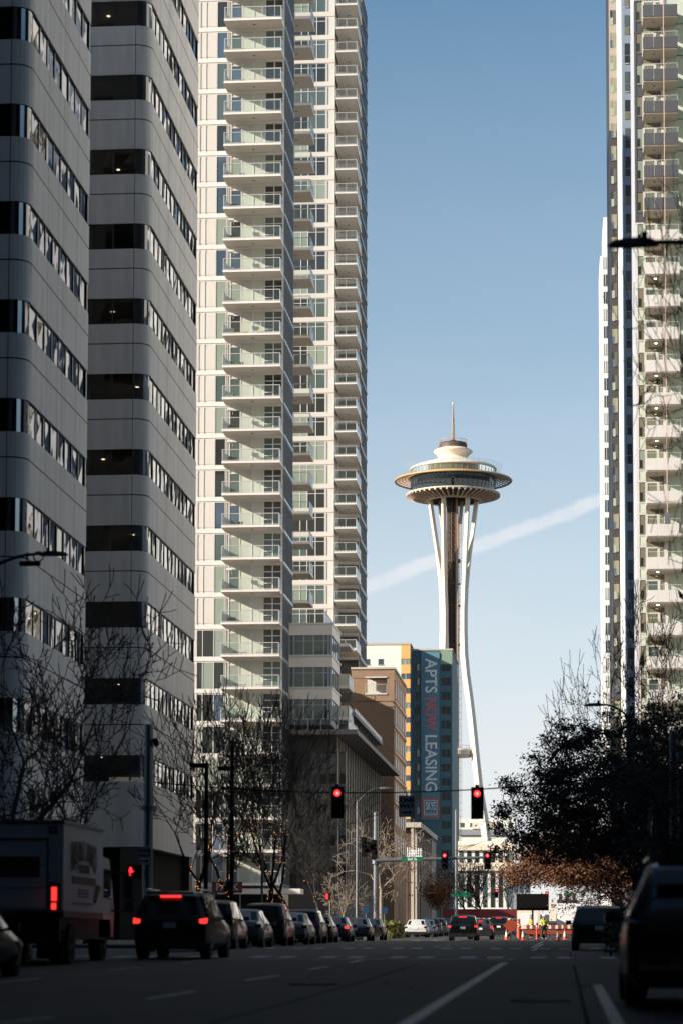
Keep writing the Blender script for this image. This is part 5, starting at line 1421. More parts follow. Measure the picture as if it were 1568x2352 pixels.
# ------------------------------------------------------------------ street lamps
def cobra(mbh, tip, dirx, s):
    """LED head: tip at point, extends in +x*dirx"""
    x, y, z = tip; n = len(mbh.v)
    prof = [(0,0.0,0.02),(0.10,0.10,0.07),(0.35,0.15,0.09),(0.62,0.13,0.10),(0.80,0.09,0.09),(0.95,0.05,0.05)]
    rings = []
    for (u, hw_, h) in prof:
        rings.append([(x+dirx*u*s, y-hw_*s, z), (x+dirx*u*s, y+hw_*s, z), (x+dirx*u*s, y+hw_*0.7*s, z+h*s*1.5), (x+dirx*u*s, y-hw_*0.7*s, z+h*s*1.5)])
    for r_ in rings: mbh.v += r_
    for i in range(len(rings)-1):
        for k in range(4): mbh.f.append((n+i*4+k, n+i*4+(k+1)%4, n+(i+1)*4+(k+1)%4, n+(i+1)*4+k))
    mbh.f.append((n,n+1,n+2,n+3)); e = n+(len(rings)-1)*4; mbh.f.append((e+3,e+2,e+1,e))
m_lamp = mat('lamp_dark_housing', (0.04,0.045,0.05), 0.5)
def lamp(label, px, py, Y, lenpx, polex, dirx, drop=0.3, extra=None):
    tip = at(px, py, Y); s_ = abs(at(px+lenpx, py, Y).x - tip.x)/0.95
    t = thing('street_lamp', label, 'street lamp', (polex, Y, gz(Y)+0.1)); o = Vector((polex, Y, gz(Y)+0.1)); q = tip-o
    hd = MB(); cobra(hd, tuple(q), dirx, s_); hd_ = hd.build('lamp_head', m_lamp, t)
    MB().tube((q.x+dirx*0.68*s_, q.y, q.z+0.12*s_), (q.x+dirx*0.68*s_, q.y, q.z+0.27*s_), 0.055*s_, k=10).build('photocell', m_black, hd_)
    arm = MB(); end = Vector((0, 0, q.z-drop)); st_ = q+Vector((dirx*0.92*s_,0,0.07*s_)); n_ = 10; prev = st_
    for i in range(1, n_+1):
        u = i/n_; p = st_.lerp(end, u); p.z = st_.z + (end.z-st_.z)*u*u; arm.tube(prev, p, 0.035+0.02*u, k=8, caps=False); prev = p
    arm.build('arm', m_lamp, t)
    MB().tube((0,0,0),(0,0,end.z+0.2), 0.12, 0.075, 12).build('shaft', m_grey, t)
    return t, q, s_
lamp('big dark street lamp head reaching in from the right edge against the towers', 1394, 567, 36, 118, 3.6, 1, 0.5)
l2, q2, s2 = lamp('street lamp arm reaching in from the left edge across the office block', 158, 1276, 62, -66, -15.4, -1, 0.6)
mb = MB(); mb.tube((q2.x-0.75,q2.y,q2.z-0.20),(q2.x-1.30,q2.y,q2.z-0.20),0.07,k=8)
prev = None
for k in range(13):
    t = 2*math.pi*k/12; p = Vector((q2.x-0.80+0.13*math.cos(t), q2.y-0.02, q2.z-0.02+0.13*math.sin(t)))
    if prev: mb.tube(prev, p, 0.018, k=5)
    prev = p
mb.bar((q2.x-1.1,q2.y,q2.z-0.14),(q2.x-1.1,q2.y,q2.z+0.1),0.03,0.03); mb.build('cable_loop', m_black, l2)
lamp('slim street lamp with a curved arm among the right-hand trees', 1340, 1622, 93, 46, XP(1492, 93, 1900), 1, 1.6)
l3 = lamp('thin grey street lamp at the second crossing with arm over the street', 905, 1812, 172, -34, XP(820, 172, 1900), -1, 1.0)
def shoebox(label, px, py, pt, Y, hl, hr):
    o = at(px, pt, Y); t = thing('lamp_post', label, 'lamp post', (o.x, Y, gz(Y)+0.1), 0, 'dark lamp posts among the left trees')
    h = o.z-gz(Y)-0.1
    MB().tube((0,0,0),(0,0,h),0.10,0.08,10).build('shaft', m_black, t)
    for a, zz in hl: MB().box(a*Y/F, a*Y/F+0.75, -0.25, 0.25, h-zz, h-zz+0.16).build('lamp_head', m_black, t)
    MB().box(min(hl[0][0]*Y/F,0), 0.05, -0.05, 0.05, h-hl[0][1]+0.02, h-hl[0][1]+0.12).build('arm', m_black, t)
shoebox('dark lamp post with a flat head left of the second trunk', 475, 1755, 1757, 100, [(-37,0.1)], None)
shoebox('taller dark lamp post nearest the lit balcony rows', 534, 1772, 1700, 107, [(-32,1.35)], None)
pole('sign_pole', 'thin grey pole standing among the left parked cars', XP(602,128,2050), 128, ZP(1960,128,602), 0.07, 0.06)
pole('utility_pole', 'tall teal-grey pole right of the teal tower edge', XP(1047,196,2000), 196, ZP(1860,196,1045), 0.14, 0.11)
sg2 = thing('street_sign', 'green street sign on the tall pole below the white building', 'sign', (XP(1058,195,2055), 195, ZP(2055,195,1058)))
MB().box(-0.75,0.75,0,0.03,-0.16,0.16).build('board', m_signg, sg2); MB().box(-0.9,-0.4,0.03,0.08,-0.03,0.03).build('bracket', m_grey, sg2)
sg3 = thing('street_sign', 'green street sign above the small pink building', 'sign', (XP(1305,200,2054), 200, ZP(2054,200,1305)))
MB().box(-0.42,0.42,0,0.03,-0.13,0.13).build('board', m_signg, sg3); MB().bar((0.1,0.05,0),(2.6,0.05,0.6),0.05,0.05).build('bracket', m_grey, sg3)
for px, Y, lab in ((840,172,'blue kerbside sign on a thin post by the last parked car'),(882,176,'blue kerbside sign beside the pale bare trunk')):
    t = thing('kerb_sign', lab, 'sign', (XP(px,Y,2080), Y, gz(Y)+0.1)); MB().tube((0,0,0),(0,0,2.2),0.03).build('post', m_grey, t); MB().box(-0.22,0.22,-0.05,-0.03,1.75,2.2).build('board', m_signblue, t)
t = thing('kerb_sign', 'dim blue parking sign in the shade behind the big black car', 'sign', (XP(1464,70,2080), 70, gz(70)+0.1)); MB().tube((0,0,0),(0,0,2.4),0.03).build('post', m_grey, t); MB().box(-0.15,0.15,-0.05,-0.03,1.75,2.35).build('board', m_signblue, t)

# ------------------------------------------------------------------ roadworks
m_cone = mat('cone_orange', (0.75,0.09,0.035), 0.5); m_conew = mat('cone_white_band', (0.75,0.75,0.73), 0.5)
m_bar = mat('barrier_orange', (0.30,0.045,0.014), 0.6)
def cone(label, px, Y, H):
    t = thing('traffic_cone', label, 'traffic cone', (XP(px,Y,2158), Y, gz(Y)), 0, 'orange cones at the roadworks')
    MB().box(-0.18,0.18,-0.18,0.18,0,0.04).build('base', m_cone, t)
    MB().lathe([(0.14,0.04),(0.11,H*0.3)],20).build('cone_body', m_cone, t)
    MB().lathe([(0.11,H*0.3),(0.055,H*0.75)],20).build('reflective_band', m_conew, t)
    MB().lathe([(0.055,H*0.75),(0.03,H),(0.0,H)],20).build('cone_tip', m_cone, t)
cone('white-banded cone left of the tall tube marker', 1200, 163, 0.80); cone('white-banded cone at the right end of the roadworks', 1280, 161, 0.80)
cone('orange cone close to the orange diamond sign', 1162, 170, 0.75); cone('dim orange cone by the barrier right of the banded cone', 1296, 174, 0.75)
t = thing('tube_marker', 'tall orange tube marker between the two white-banded cones', 'road marker', (XP(1232,165,2158), 165, gz(165)))
MB().tube((0,0,0.05),(0,0,1.2),0.075,0.06,14).build('tube', m_cone, t); MB().tube((0,0,0),(0,0,0.05),0.2,0.2,14).build('base', m_black, t); MB().tube((0,0,0.9),(0,0,1.0),0.078,0.074,14).build('reflective_band', m_conew, t)
t = thing('tube_marker', 'short orange barrel marker behind the diamond sign', 'road marker', (XP(1190,185,2140), 185, gz(185))); MB().tube((0,0,0),(0,0,1.5),0.16,0.12,14).build('tube', m_cone, t); MB().tube((0,0,0.9),(0,0,1.1),0.145,0.14,14).build('reflective_band', m_conew, t)
dsg = thing('road_sign', 'orange diamond roadworks sign leaning near the waiting cars', 'sign', (XP(1172,176,2140), 176, gz(176)+1.0))
n = MB(); q = 0.56; n.xprism([], 0, 0) if False else None
n.prism([(-q,0),(0,-0.001),(q,0),(0,0.001)],0,0) if False else None
n.v += [(-q,0,0),(0,0,-q*0.95),(q,0,0),(0,0,q*0.95),(-q,0.03,0),(0,0.03,-q*0.95),(q,0.03,0),(0,0.03,q*0.95)]
n.f += [(0,1,2,3),(7,6,5,4),(0,4,5,1),(1,5,6,2),(2,6,7,3),(3,7,4,0)]
n.build('board', m_bar, dsg); mb = MB(); mb.bar((0,0.08,-1.0),(0,0.05,0.2),0.05,0.05); mb.bar((-0.5,0.3,-1.0),(0,0.06,-0.3),0.04,0.04); mb.bar((0.5,0.3,-1.0),(0,0.06,-0.3),0.04,0.04); mb.build('stand', m_grey, dsg)
for px, Y, lab in ((1262,180,'orange and white barrier left of the last cone'),(1290,181,'orange and white barrier at the right end of the roadworks'),(1234,182,'orange and white barrier behind the tall tube marker')):
    t = thing('barrier', lab, 'barrier', (XP(px,Y,2150), Y, gz(Y)), 0, 'orange barriers at the roadworks')
    for z in (0.35, 0.75): MB().box(-0.85,0.85,0,0.05,z,z+0.28).build('rail', m_bar, t)
    mb = MB()
    for k in range(3): mb.box(-0.6+0.5*k,-0.42+0.5*k,-0.01,0,0.76,1.02)
    mb.build('white_stripe', m_conew, t)
    for x in (-0.7,0.7): MB().box(x-0.04,x+0.04,-0.2,0.25,0,0.05).build('foot', m_black, t); MB().box(x-0.03,x+0.03,0.05,0.09,0.05,1.1).build('upright', m_grey, t)
vb = thing('message_board', 'large black message board trailer seen from behind at the roadworks', 'road sign', (XP(1222,190,2070), 190, gz(190)))
xa, xb = XP(1185,190,2070)-XP(1222,190,2070), XP(1259,190,2070)-XP(1222,190,2070); z1, z0 = ZP(2053,190,1222)-gz(190), ZP(2090,190,1222)-gz(190)
MB().box(xa,xb,0,0.25,z0,z1).build('display', m_black, vb); MB().box(xa-0.04,xb+0.04,-0.03,0.0,z0-0.04,z0).build('display_frame', m_black, vb)
mb = MB(); mb.tube((0,0.1,0.6),(0,0.1,z0),0.07); mb.build('mast', m_black, vb); MB().box(-0.8,0.8,-0.4,1.4,0.4,0.65).build('trailer_bed', m_bar, vb)
wheel_parts(vb, (-0.9,0.9), (0.5,), 0.32, 0.2)
fl = thing('flatbed_trailer', 'long dark red trailer standing across the far end of the street', 'trailer', (XP(1100,235,2098), 235, gz(235)))
w_ = (XP(1190,235,2098)-XP(1020,235,2098))/2
MB().box(-w_,w_,0,2.2,ZP(2108,235,1100)-gz(235),ZP(2088,235,1100)-gz(235)).build('bed', mat('deep_red_paint', (0.12,0.012,0.018), 0.5), fl)
wheel_parts(fl, (-w_+0.8, -w_+2.0, w_-0.8), (0.3,1.9), 0.5, 0.3)
def small_truck(label, px, Y, w_, h, col):
    t = thing('work_truck', label, 'truck', (XP(px,Y,2120), Y, gz(Y)))
    MB().box(-w_/2,w_/2,0,5,0.7,h).build('box_body', col, t); MB().box(-w_/2+0.15,w_/2-0.15,-0.02,0,1.0,h-0.3).build('rear_door', m_signw, t)
    MB().box(-w_/2+0.1,w_/2-0.1,5,6.5,0.6,h*0.8).build('cab', col, t)
    for x in (-w_/2+0.1, w_/2-0.3): MB().box(x,x+0.2,-0.03,0,0.8,0.95).build('tail_light', m_taild, t)
    wheel_parts(t, (-w_/2+0.2, w_/2-0.2), (1.0,5.6), 0.45, 0.3)
small_truck('white rounded works van behind the first banded cone', 1212, 205, 1.9, 2.3, m_nwhite)
small_truck('pale works truck beside the message board', 1310, 210, 2.4, 2.9, m_signw)

# ------------------------------------------------------------------ people
def skin(name, pts, edges, radii, m_, parent=None, root=0):
    me = bpy.data.meshes.new(name); me.from_pydata(pts, edges, []); o = bpy.data.objects.new(name, me); C.objects.link(o)
    md = o.modifiers.new('s', 'SKIN'); md.use_smooth_shade = True
    for i, r_ in enumerate(radii):
        sv_ = me.skin_vertices[0].data[i]; sv_.radius = (r_, r_) if not isinstance(r_, tuple) else r_; sv_.use_root = (i == root)
    ss = o.modifiers.new('u', 'SUBSURF'); ss.levels = 1; ss.render_levels = 1
    dg = bpy.context.evaluated_depsgraph_get(); dg.update()
    m2 = bpy.data.meshes.new_from_object(o.evaluated_get(dg)); bpy.data.objects.remove(o); bpy.data.meshes.remove(me)
    m2.materials.clear(); m2.materials.append(m_); m2.name = name
    for p in m2.polygons: p.use_smooth = True
    return inst(name, m2, parent)
m_skin = mat('skin', (0.42,0.26,0.19), 0.6); m_vest = mat('hi_vis_yellow', (0.62,0.75,0.05), 0.6); m_trou = mat('dark_trousers', (0.02,0.022,0.03), 0.8)
m_helm = mat('white_helmet', (0.75,0.75,0.75), 0.3)
def person(label, px, Y, vest, rz, zoff=0):
    P = thing('person', label, 'person', (XP(px,Y,2120), Y, gz(Y)+zoff), rz)
    pts = [(0,0,.95),(0,0,1.15),(0,0,1.38),(0,-.01,1.50),(0,-.02,1.60),(0,-.02,1.72),
           (.19,0,1.40),(.27,-.03,1.13),(.25,-.20,.98),(.24,-.27,.95),(-.19,0,1.40),(-.27,-.03,1.13),(-.22,-.20,1.0),(-.20,-.27,.98),
           (.10,0,.90),(.12,-.03,.50),(.13,.02,.09),(.14,-.12,.04),(-.10,0,.90),(-.13,.04,.50),(-.14,.06,.09),(-.15,-.08,.04)]
    ed = [(0,1),(1,2),(2,3),(3,4),(4,5),(2,6),(6,7),(7,8),(8,9),(2,10),(10,11),(11,12),(12,13),(0,14),(14,15),(15,16),(16,17),(0,18),(18,19),(19,20),(20,21)]
    ra = [.14,.13,.14,.06,.09,.085,.07,.05,.038,.04,.07,.05,.038,.04,.09,.065,.045,.045,.09,.065,.045,.045]
    skin('body', pts, ed, ra, m_skin, P)
    skin('trousers', [pts[0]]+pts[14:17]+pts[18:21], [(0,1),(1,2),(2,3),(0,4),(4,5),(5,6)], [.16,.11,.085,.075,.11,.085,.075], m_trou, P)
    skin('jacket', [pts[0],pts[1],pts[2],pts[6],pts[7],pts[8],pts[10],pts[11],pts[12]], [(0,1),(1,2),(2,3),(3,4),(4,5),(2,6),(6,7),(7,8)], [.165,.17,.17,.085,.068,.055,.085,.068,.055], vest, P)
    h = MB(); h.lathe([(0.0,1.84),(0.07,1.83),(0.115,1.78),(0.125,1.70),(0.15,1.695),(0.15,1.685),(0.11,1.685)],16,c=(0,-0.02)); h.build('helmet', m_helm, P, smooth=True)
    for s_ in (-1,1): MB().box(s_*0.035-0.012,s_*0.035+0.012,-0.115,-0.10,1.63,1.645).build('eye', m_black, P)
    f = MB()
    for s_, k in ((1,9),(-1,13)):
        b = Vector(pts[k])
        for q in range(4): f.tube(b+Vector(((q-1.5)*0.02,-0.03,0)), b+Vector(((q-1.5)*0.022,-0.09,-0.04-0.01*(q%2))), 0.010, 0.007, 5)
        f.tube(b+Vector((-s_*0.03,-0.01,0.01)), b+Vector((-s_*0.05,-0.06,0.0)), 0.011, 0.008, 5)
    f.build('finger', m_skin, P)
    mb = MB(); mb.lathe([(0.172,1.05),(0.175,1.05),(0.175,1.11),(0.172,1.11)],16,close=True); mb.build('reflective_strip', m_helm, P)
    return P
person('worker in white helmet and yellow hi-vis vest standing at the roadworks', 1248, 178, m_vest, rad(25))
person('worker in a dull yellow jacket half hidden left of the tube marker', 1218, 190, mat('dull_yellow', (0.45,0.35,0.06), 0.7), rad(-60))

# ------------------------------------------------------------------ trees
def grow(rnd, p, d, L, r, lev, maxlev, segs, tips, up=0.15, wob=0.16, kids=(2,3), ang=(22,48), shrink=(0.62,0.82), along=True):
    n_ = 4 if lev < 2 else 3
    prev = p; rr = r
    for i in range(n_):
        d = (d + Vector((rnd.gauss(0,wob), rnd.gauss(0,wob), rnd.gauss(0,wob)*0.6+up*0.5))).normalized()
        q = prev + d*(L/n_); r2 = rr*(0.86 if lev else 0.90)
        segs.append((prev, q, rr, r2)); 
        if along and lev >= 1 and lev < maxlev and i < n_-1 and rnd.random() < 0.55:
            side = d.orthogonal().normalized(); side.rotate(Matrix.Rotation(rnd.uniform(0, 6.28), 3, d))
            a = rad(rnd.uniform(35, 65)); nd = (d*math.cos(a) + side*math.sin(a)).normalized()
            grow(rnd, q, nd, L*rnd.uniform(0.4,0.6), r2*0.5, lev+1, maxlev, segs, tips, up, wob, kids, ang, shrink, along)
        prev = q; rr = r2
    if lev >= maxlev: tips.append((prev, d)); return
    k = rnd.randint(*kids); ph = rnd.uniform(0, 6.28)
    for j in range(k):
        side = d.orthogonal().normalized(); side.rotate(Matrix.Rotation(ph + 6.28*j/k + rnd.uniform(-0.4,0.4), 3, d))
        a = rad(rnd.uniform(*ang)); nd = (d*math.cos(a) + side*math.sin(a)).normalized()
        grow(rnd, prev, nd, L*rnd.uniform(*shrink), rr*(0.74 if k < 3 else 0.64), lev+1, maxlev, segs, tips, up, wob, kids, ang, shrink, along)
def tree(label, x, y, h, seed, name='bare_tree', trunk_h=None, r=0.16, maxlev=5, m_=None, lights=False, leaves=0, leafm=None, leaf_size=0.13,
         leaf_sig=0.35, cat='tree', group=None, lean=(0,0), R=None, up=0.15, wob=0.16, kids=(2,3), ang=(22,48), shrink=(0.62,0.82), minr=0.010, leaf_clump=0, trunk2=None, env=None, fit=True, leafz=None):
    rnd = random.Random(seed); m_ = m_ or m_bark
    base = Vector((x, y, gz(y)+0.1)); trunk_h = trunk_h or h*0.25
    t = thing(name, label, cat, tuple(base), 0, group)
    segs, tips = [], []
    d = Vector((lean[0], lean[1], 1)).normalized()
    grow(rnd, Vector((0,0,0)), d, trunk_h, r, 0, maxlev, segs, tips, up, wob, kids, ang, shrink)
    top = max(s_[1].z for s_ in segs); 
    if fit:
        k = (h-trunk_h)/max(0.1, top-trunk_h)
        def fz(p): return Vector((p.x*k, p.y*k, p.z if p.z < trunk_h else trunk_h+(p.z-trunk_h)*k))
        segs = [(fz(a), fz(b), c, e) for a, b, c, e in segs]; tips = [(fz(p), q) for p, q in tips]
    if R:
        mr = sorted(math.hypot(s_[1].x, s_[1].y) for s_ in segs)[int(len(segs)*0.985)]; q_ = R/mr
        def fr_(p):
            u = min(1.0, max(0.0, (p.z-trunk_h*0.7)/(trunk_h*0.5+0.3))); f = 1+(q_-1)*u; return Vector((p.x*f, p.y*f, p.z))
        segs = [(fr_(a), fr_(b), c, e) for a, b, c, e in segs]; tips = [(fr_(p), q) for p, q in tips]
    tr_, br_ = MB(), MB()
    for i, (a, b, ra, rb) in enumerate(segs):
        ra, rb = max(ra, minr), max(rb, minr*0.8)
        if i < 4: tr_.tube(a, b, ra, rb, 10, caps=False)
        else: br_.tube(a, b, ra, rb, 6 if ra > 0.05 else 3, caps=False)
    tr_.build('trunk', m_, t, smooth=True, fix=False); br_.build('branches', m_, t, smooth=True, fix=False)
    if leaves:
        lf = MB()
        cl = []
        if env:
            ox, oy, rx, ry, z0e, z1e, nc = env; nbr = MB()
            for _ in range(nc):
                for _t in range(30):
                    a, b, c = rnd.uniform(-1,1), rnd.uniform(-1,1), rnd.uniform(0,1)
                    rr = 1-0.25*math.sin(5*math.atan2(b, a)+seed)*0.6-0.12*math.sin(11*a+seed)
                    if (a*a+b*b)/(rr*rr) + abs(c-0.35)**2*1.9 < 1: break
                p = Vector((ox+a*rx, oy+b*ry, z0e+(z1e-z0e)*c)); cl.append((p, rnd.uniform(0.55,1.3)))
                q = min(tips[::7], key=lambda t_: (t_[0]-p).length)[0]
                nbr.tube(q, q.lerp(p, 0.6)+Vector((0,0,0.1)), 0.022, 0.014, 3, caps=False); nbr.tube(q.lerp(p, 0.6)+Vector((0,0,0.1)), p, 0.014, 0.008, 3, caps=False)
            nbr.build('branches', m_, t, fix=False)
        for _ in range(leaves):
            if cl and rnd.random() < 0.85:
                p, sg_c = cl[rnd.randrange(len(cl))]
                c = p + Vector((rnd.gauss(0,leaf_sig), rnd.gauss(0,leaf_sig), rnd.gauss(0,leaf_sig*0.6)))*sg_c
                u = Vector((rnd.uniform(-1,1), rnd.uniform(-1,1), rnd.uniform(-1,1))).normalized(); v = u.orthogonal().normalized()
                s_ = leaf_size*rnd.uniform(0.6,1.3); w__ = s_*0.45
                n = len(lf.v); lf.v += [tuple(c-u*s_), tuple(c+v*w__+u*s_*0.1), tuple(c+u*s_), tuple(c-v*w__+u*s_*0.15)]; lf.f.append((n,n+1,n+2,n+3)); continue
            if leaf_clump and rnd.random() < 0.7: p, q = tips[rnd.randrange(max(1, len(tips)//3))*3 % len(tips)]
            else: p, q = tips[rnd.randrange(len(tips))]
            c = p + Vector((rnd.gauss(0,leaf_sig), rnd.gauss(0,leaf_sig), rnd.gauss(0,leaf_sig*0.8)))
            if leafz and c.z > leafz*(1+rnd.gauss(0,0.08)): continue
            u = Vector((rnd.uniform(-1,1), rnd.uniform(-1,1), rnd.uniform(-1,1))).normalized(); v = u.orthogonal().normalized()
            s_ = leaf_size*rnd.uniform(0.6,1.3); w__ = s_*0.45
            n = len(lf.v); lf.v += [tuple(c-u*s_), tuple(c+v*w__+u*s_*0.1), tuple(c+u*s_), tuple(c-v*w__+u*s_*0.15)]; lf.f.append((n,n+1,n+2,n+3))
        lf.build('crown', leafm, t, fix=False)
    if lights:
        fl_ = MB()
        cand = [s_ for s_ in segs if s_[2] > 0.028 and s_[0].z < h*0.62]
        for _ in range(lights):
            a, b, ra, rb = cand[rnd.randrange(len(cand))] if rnd.random() < 0.55 else segs[rnd.randrange(4)]
            p = a.lerp(b, rnd.random()); th = rnd.uniform(0, 6.28); p = p + Vector((math.cos(th), math.sin(th), 0))*(ra+0.02)
            e = 0.012
            n = len(fl_.v); fl_.v += [tuple(p+Vector(v)*e) for v in ((1,0,0),(0,1,0),(-1,0,0),(0,-1,0),(0,0,1),(0,0,-1))]
            fl_.f += [(n,n+1,n+4),(n+1,n+2,n+4),(n+2,n+3,n+4),(n+3,n,n+4),(n+1,n,n+5),(n+2,n+1,n+5),(n+3,n+2,n+5),(n,n+3,n+5)]
        o = fl_.build('string_lights', m_fairy, None, tuple(base), fix=False)
        tag(o, 'warm string lights on the ' + label.replace(' with lights wound round it','').replace(' with lights','').replace('bare street tree', 'bare tree').replace(' right',''), 'string lights', 'string lights in the left trees')
    return t
GL = 'bare street trees along the left pavement'
# left side
tree('wide bare tree spreading over the box truck at the left edge', -18.0, 78, 12.8, 101, R=5.2, lean=(0.10,0), r=0.24, maxlev=6, group=GL, ang=(22,50), up=0.14, trunk_h=3.0, minr=0.018)
tree('lower bare tree in front of the widest one at the left edge', -16.4, 66, 10.0, 103, R=4.6, lean=(0.08,0), r=0.18, maxlev=6, group=GL, up=0.10, ang=(25,55), trunk_h=2.6, minr=0.015)
tree('bare tree behind the left strain pole before the dark office entrance', -18.2, 92, 11.0, 105, R=5.0, r=0.17, maxlev=5, group=GL, up=0.2, ang=(20,45), trunk_h=2.6, minr=0.018)
def ltree(px, Y, ytop, seed, lab, lights=0, r=0.17, **kw):
    x = XP(px, Y, 2050); h = (ZP(ytop, Y, px)-gz(Y))*1.08
    kw.setdefault('minr', 0.017)
    return tree(lab, x, Y, h, seed, R=kw.pop('R', 5.0), r=r, maxlev=kw.pop('maxlev', 6), group=GL, lights=lights, up=0.26, wob=0.11, ang=(18,40), kids=(2,3), shrink=(0.66,0.84), **kw)
ltree(449, 103, 1640, 21, 'bare street tree with lights wound round it beside the office corner', 110, trunk_h=2.6, maxlev=5, R=4.4)
ltree(556, 118, 1640, 33, 'bare street tree with lights before the parking sign', 130, r=0.19, trunk_h=2.6, maxlev=5)
ltree(622, 131, 1600, 47, 'bare street tree with the tallest spread before the podium', 120, r=0.21, trunk_h=2.8)
ltree(676, 142, 1665, 58, 'bare street tree between the tallest one and the red pedestrian signal', 80, r=0.19, trunk_h=2.8)
ltree(737, 154, 1820, 64, 'smaller bare street tree right behind the red pedestrian signal', 40, r=0.16, trunk_h=2.4)
# sunlit trees past the second crossing
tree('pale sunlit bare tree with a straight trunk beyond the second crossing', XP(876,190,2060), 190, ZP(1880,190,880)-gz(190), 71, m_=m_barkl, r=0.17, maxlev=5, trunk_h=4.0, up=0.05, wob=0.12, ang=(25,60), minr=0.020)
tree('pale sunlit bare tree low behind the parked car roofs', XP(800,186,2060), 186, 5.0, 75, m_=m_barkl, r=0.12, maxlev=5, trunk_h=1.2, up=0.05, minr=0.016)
for k, (px, Y, yt, lab) in enumerate(((1078,330,1985,'bare tree left of the white columns'),(1102,350,1975,'bare tree in the middle of the white columns'),(1128,300,1955,'taller bare tree right of the white columns'),(1160,340,1990,'bare tree left of the message board'),(1010,300,2010,'small russet tree below the teal tower'))):
    tree(lab, XP(px,Y,2090), Y, ZP(yt,Y,px)-gz(Y), 90+k, r=0.22, maxlev=5, trunk_h=3, m_=m_bark if k < 4 else m_barkl, up=0.2, ang=(18,42), minr=0.030, group='bare trees at the end of the street',
         leaves=1500 if k == 4 else 0, leafm=m_leafb, leaf_size=0.22, leaf_sig=0.7)
# right side
GR = 'trees along the right pavement'
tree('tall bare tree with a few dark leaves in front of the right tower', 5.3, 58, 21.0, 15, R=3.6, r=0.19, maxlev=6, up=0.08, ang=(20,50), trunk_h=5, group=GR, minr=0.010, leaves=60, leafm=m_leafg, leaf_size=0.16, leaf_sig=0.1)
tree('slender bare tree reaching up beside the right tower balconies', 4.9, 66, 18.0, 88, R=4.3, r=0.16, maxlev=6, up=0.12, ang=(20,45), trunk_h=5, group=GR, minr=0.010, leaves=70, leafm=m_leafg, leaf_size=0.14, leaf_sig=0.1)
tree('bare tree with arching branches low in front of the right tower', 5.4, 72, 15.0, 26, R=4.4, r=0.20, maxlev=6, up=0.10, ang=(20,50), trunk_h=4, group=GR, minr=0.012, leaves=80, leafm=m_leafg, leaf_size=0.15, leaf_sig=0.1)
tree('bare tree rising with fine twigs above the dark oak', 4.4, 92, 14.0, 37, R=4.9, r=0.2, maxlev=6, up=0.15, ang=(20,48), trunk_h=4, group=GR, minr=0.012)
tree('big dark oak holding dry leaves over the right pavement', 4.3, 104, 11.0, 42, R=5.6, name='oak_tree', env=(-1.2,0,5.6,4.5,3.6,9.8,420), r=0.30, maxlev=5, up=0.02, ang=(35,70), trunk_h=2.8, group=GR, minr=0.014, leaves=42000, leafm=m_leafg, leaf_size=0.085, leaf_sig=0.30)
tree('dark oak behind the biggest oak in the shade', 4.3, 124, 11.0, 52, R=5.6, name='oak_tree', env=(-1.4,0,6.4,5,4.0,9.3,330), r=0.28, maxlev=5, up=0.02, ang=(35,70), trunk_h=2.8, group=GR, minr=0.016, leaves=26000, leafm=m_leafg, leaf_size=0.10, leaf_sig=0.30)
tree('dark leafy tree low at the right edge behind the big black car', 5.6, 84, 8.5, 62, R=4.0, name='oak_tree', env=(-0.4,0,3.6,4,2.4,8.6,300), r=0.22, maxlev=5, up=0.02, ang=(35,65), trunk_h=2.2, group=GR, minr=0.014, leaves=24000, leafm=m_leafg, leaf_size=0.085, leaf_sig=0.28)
tree('oak with russet leaves catching the sun above the roadworks', 4.2, 172, 8.6, 77, R=5.6, name='oak_tree', env=(-3.3,0,5.2,5,3.9,7.2,300), r=0.26, maxlev=5, up=0.0, ang=(35,72), trunk_h=2.4, group=GR, minr=0.018, leaves=24000, leafm=m_leafb, leaf_size=0.10, leaf_sig=0.42)
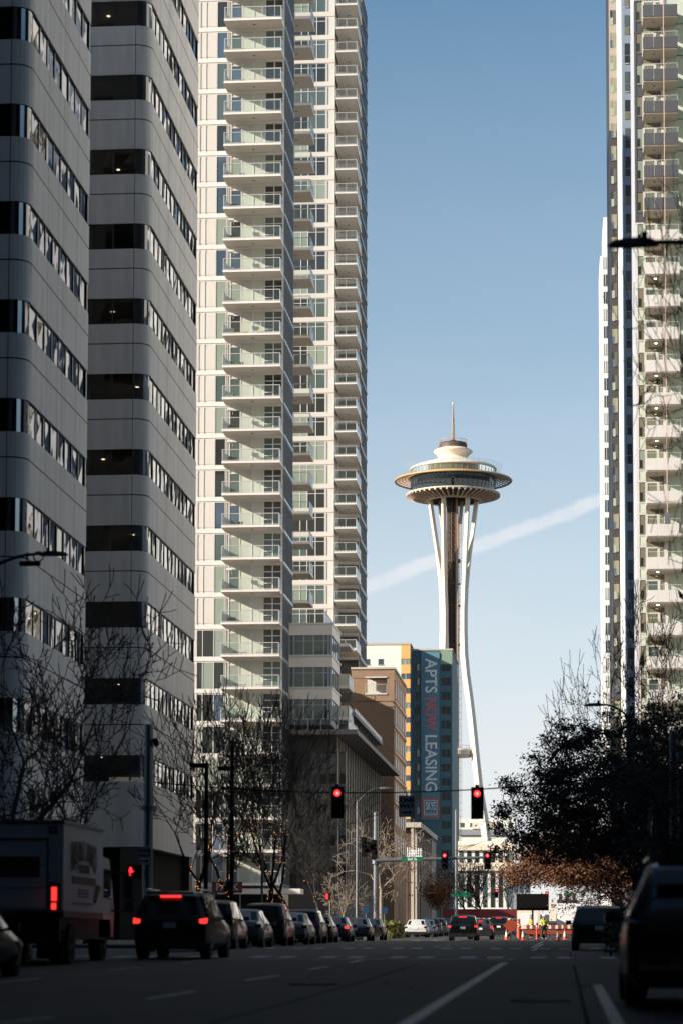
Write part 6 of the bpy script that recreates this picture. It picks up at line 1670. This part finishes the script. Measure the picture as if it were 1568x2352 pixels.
tree('russet oak behind the sunlit one over the roadworks', 3.8, 190, 8.8, 79, R=5.6, name='oak_tree', env=(-2.2,0,5.6,5,4.2,7.9,260), r=0.26, maxlev=5, up=0.0, ang=(35,72), trunk_h=2.4, group=GR, minr=0.018, leaves=20000, leafm=m_leafb, leaf_size=0.11, leaf_sig=0.45)
# planting
def shrub(label, x, y, w_, d_, h, n_, m_, seed, size=0.07, name='shrub', cat='shrub'):
    rnd = random.Random(seed); t = thing(name, label, cat, (x, y, gz(y)+0.05)); lf = MB(); st_ = MB()
    for k in range(9):
        a = rnd.uniform(0,6.28); st_.tube((0.1*math.cos(a)*w_,0.1*math.sin(a)*d_,0), (w_*0.4*math.cos(a), d_*0.4*math.sin(a), h*rnd.uniform(0.5,0.85)), 0.015, 0.008, 4)
    st_.build('stem', m_bark, t)
    for _ in range(n_):
        a = rnd.uniform(0,6.28); q = rnd.random()**0.5; z = rnd.random()
        f = math.sqrt(max(0.05, 1-(z-0.35)**2*1.6)) * (1+0.25*math.sin(3*a+seed)+0.15*math.sin(7*a))
        c = Vector((w_/2*q*f*math.cos(a), d_/2*q*f*math.sin(a), z*h*(1+0.12*math.sin(5*a)))); u = Vector((rnd.uniform(-1,1), rnd.uniform(-1,1), rnd.uniform(-0.4,1))).normalized(); v = u.orthogonal().normalized()
        s_ = size*rnd.uniform(0.6,1.4); n = len(lf.v); lf.v += [tuple(c-u*s_), tuple(c+v*s_*0.5), tuple(c+u*s_), tuple(c-v*s_*0.5)]; lf.f.append((n,n+1,n+2,n+3))
    lf.build('foliage', m_, t, fix=False)
m_hedge = mat('dark_hedge_leaf', (0.022,0.03,0.018), 0.7, var=0.3, scale=3); m_lime = mat('lime_shrub_leaf', (0.14,0.14,0.03), 0.7, var=0.3, scale=3)
shrub('dark clipped shrub between the right kerb and the shaded parked car', 2.35, 66.5, 1.9, 3.5, 1.25, 6000, m_hedge, 5)
shrub('yellow-green sunlit shrub by the last parked car', XP(893,181,2150), 181, 2.2, 3.0, 1.2, 2500, m_lime, 6, 0.10)
shrub('dark ivy mound around the right-hand tree trunks', 4.6, 60, 2.2, 5, 1.5, 5000, m_hedge, 7)
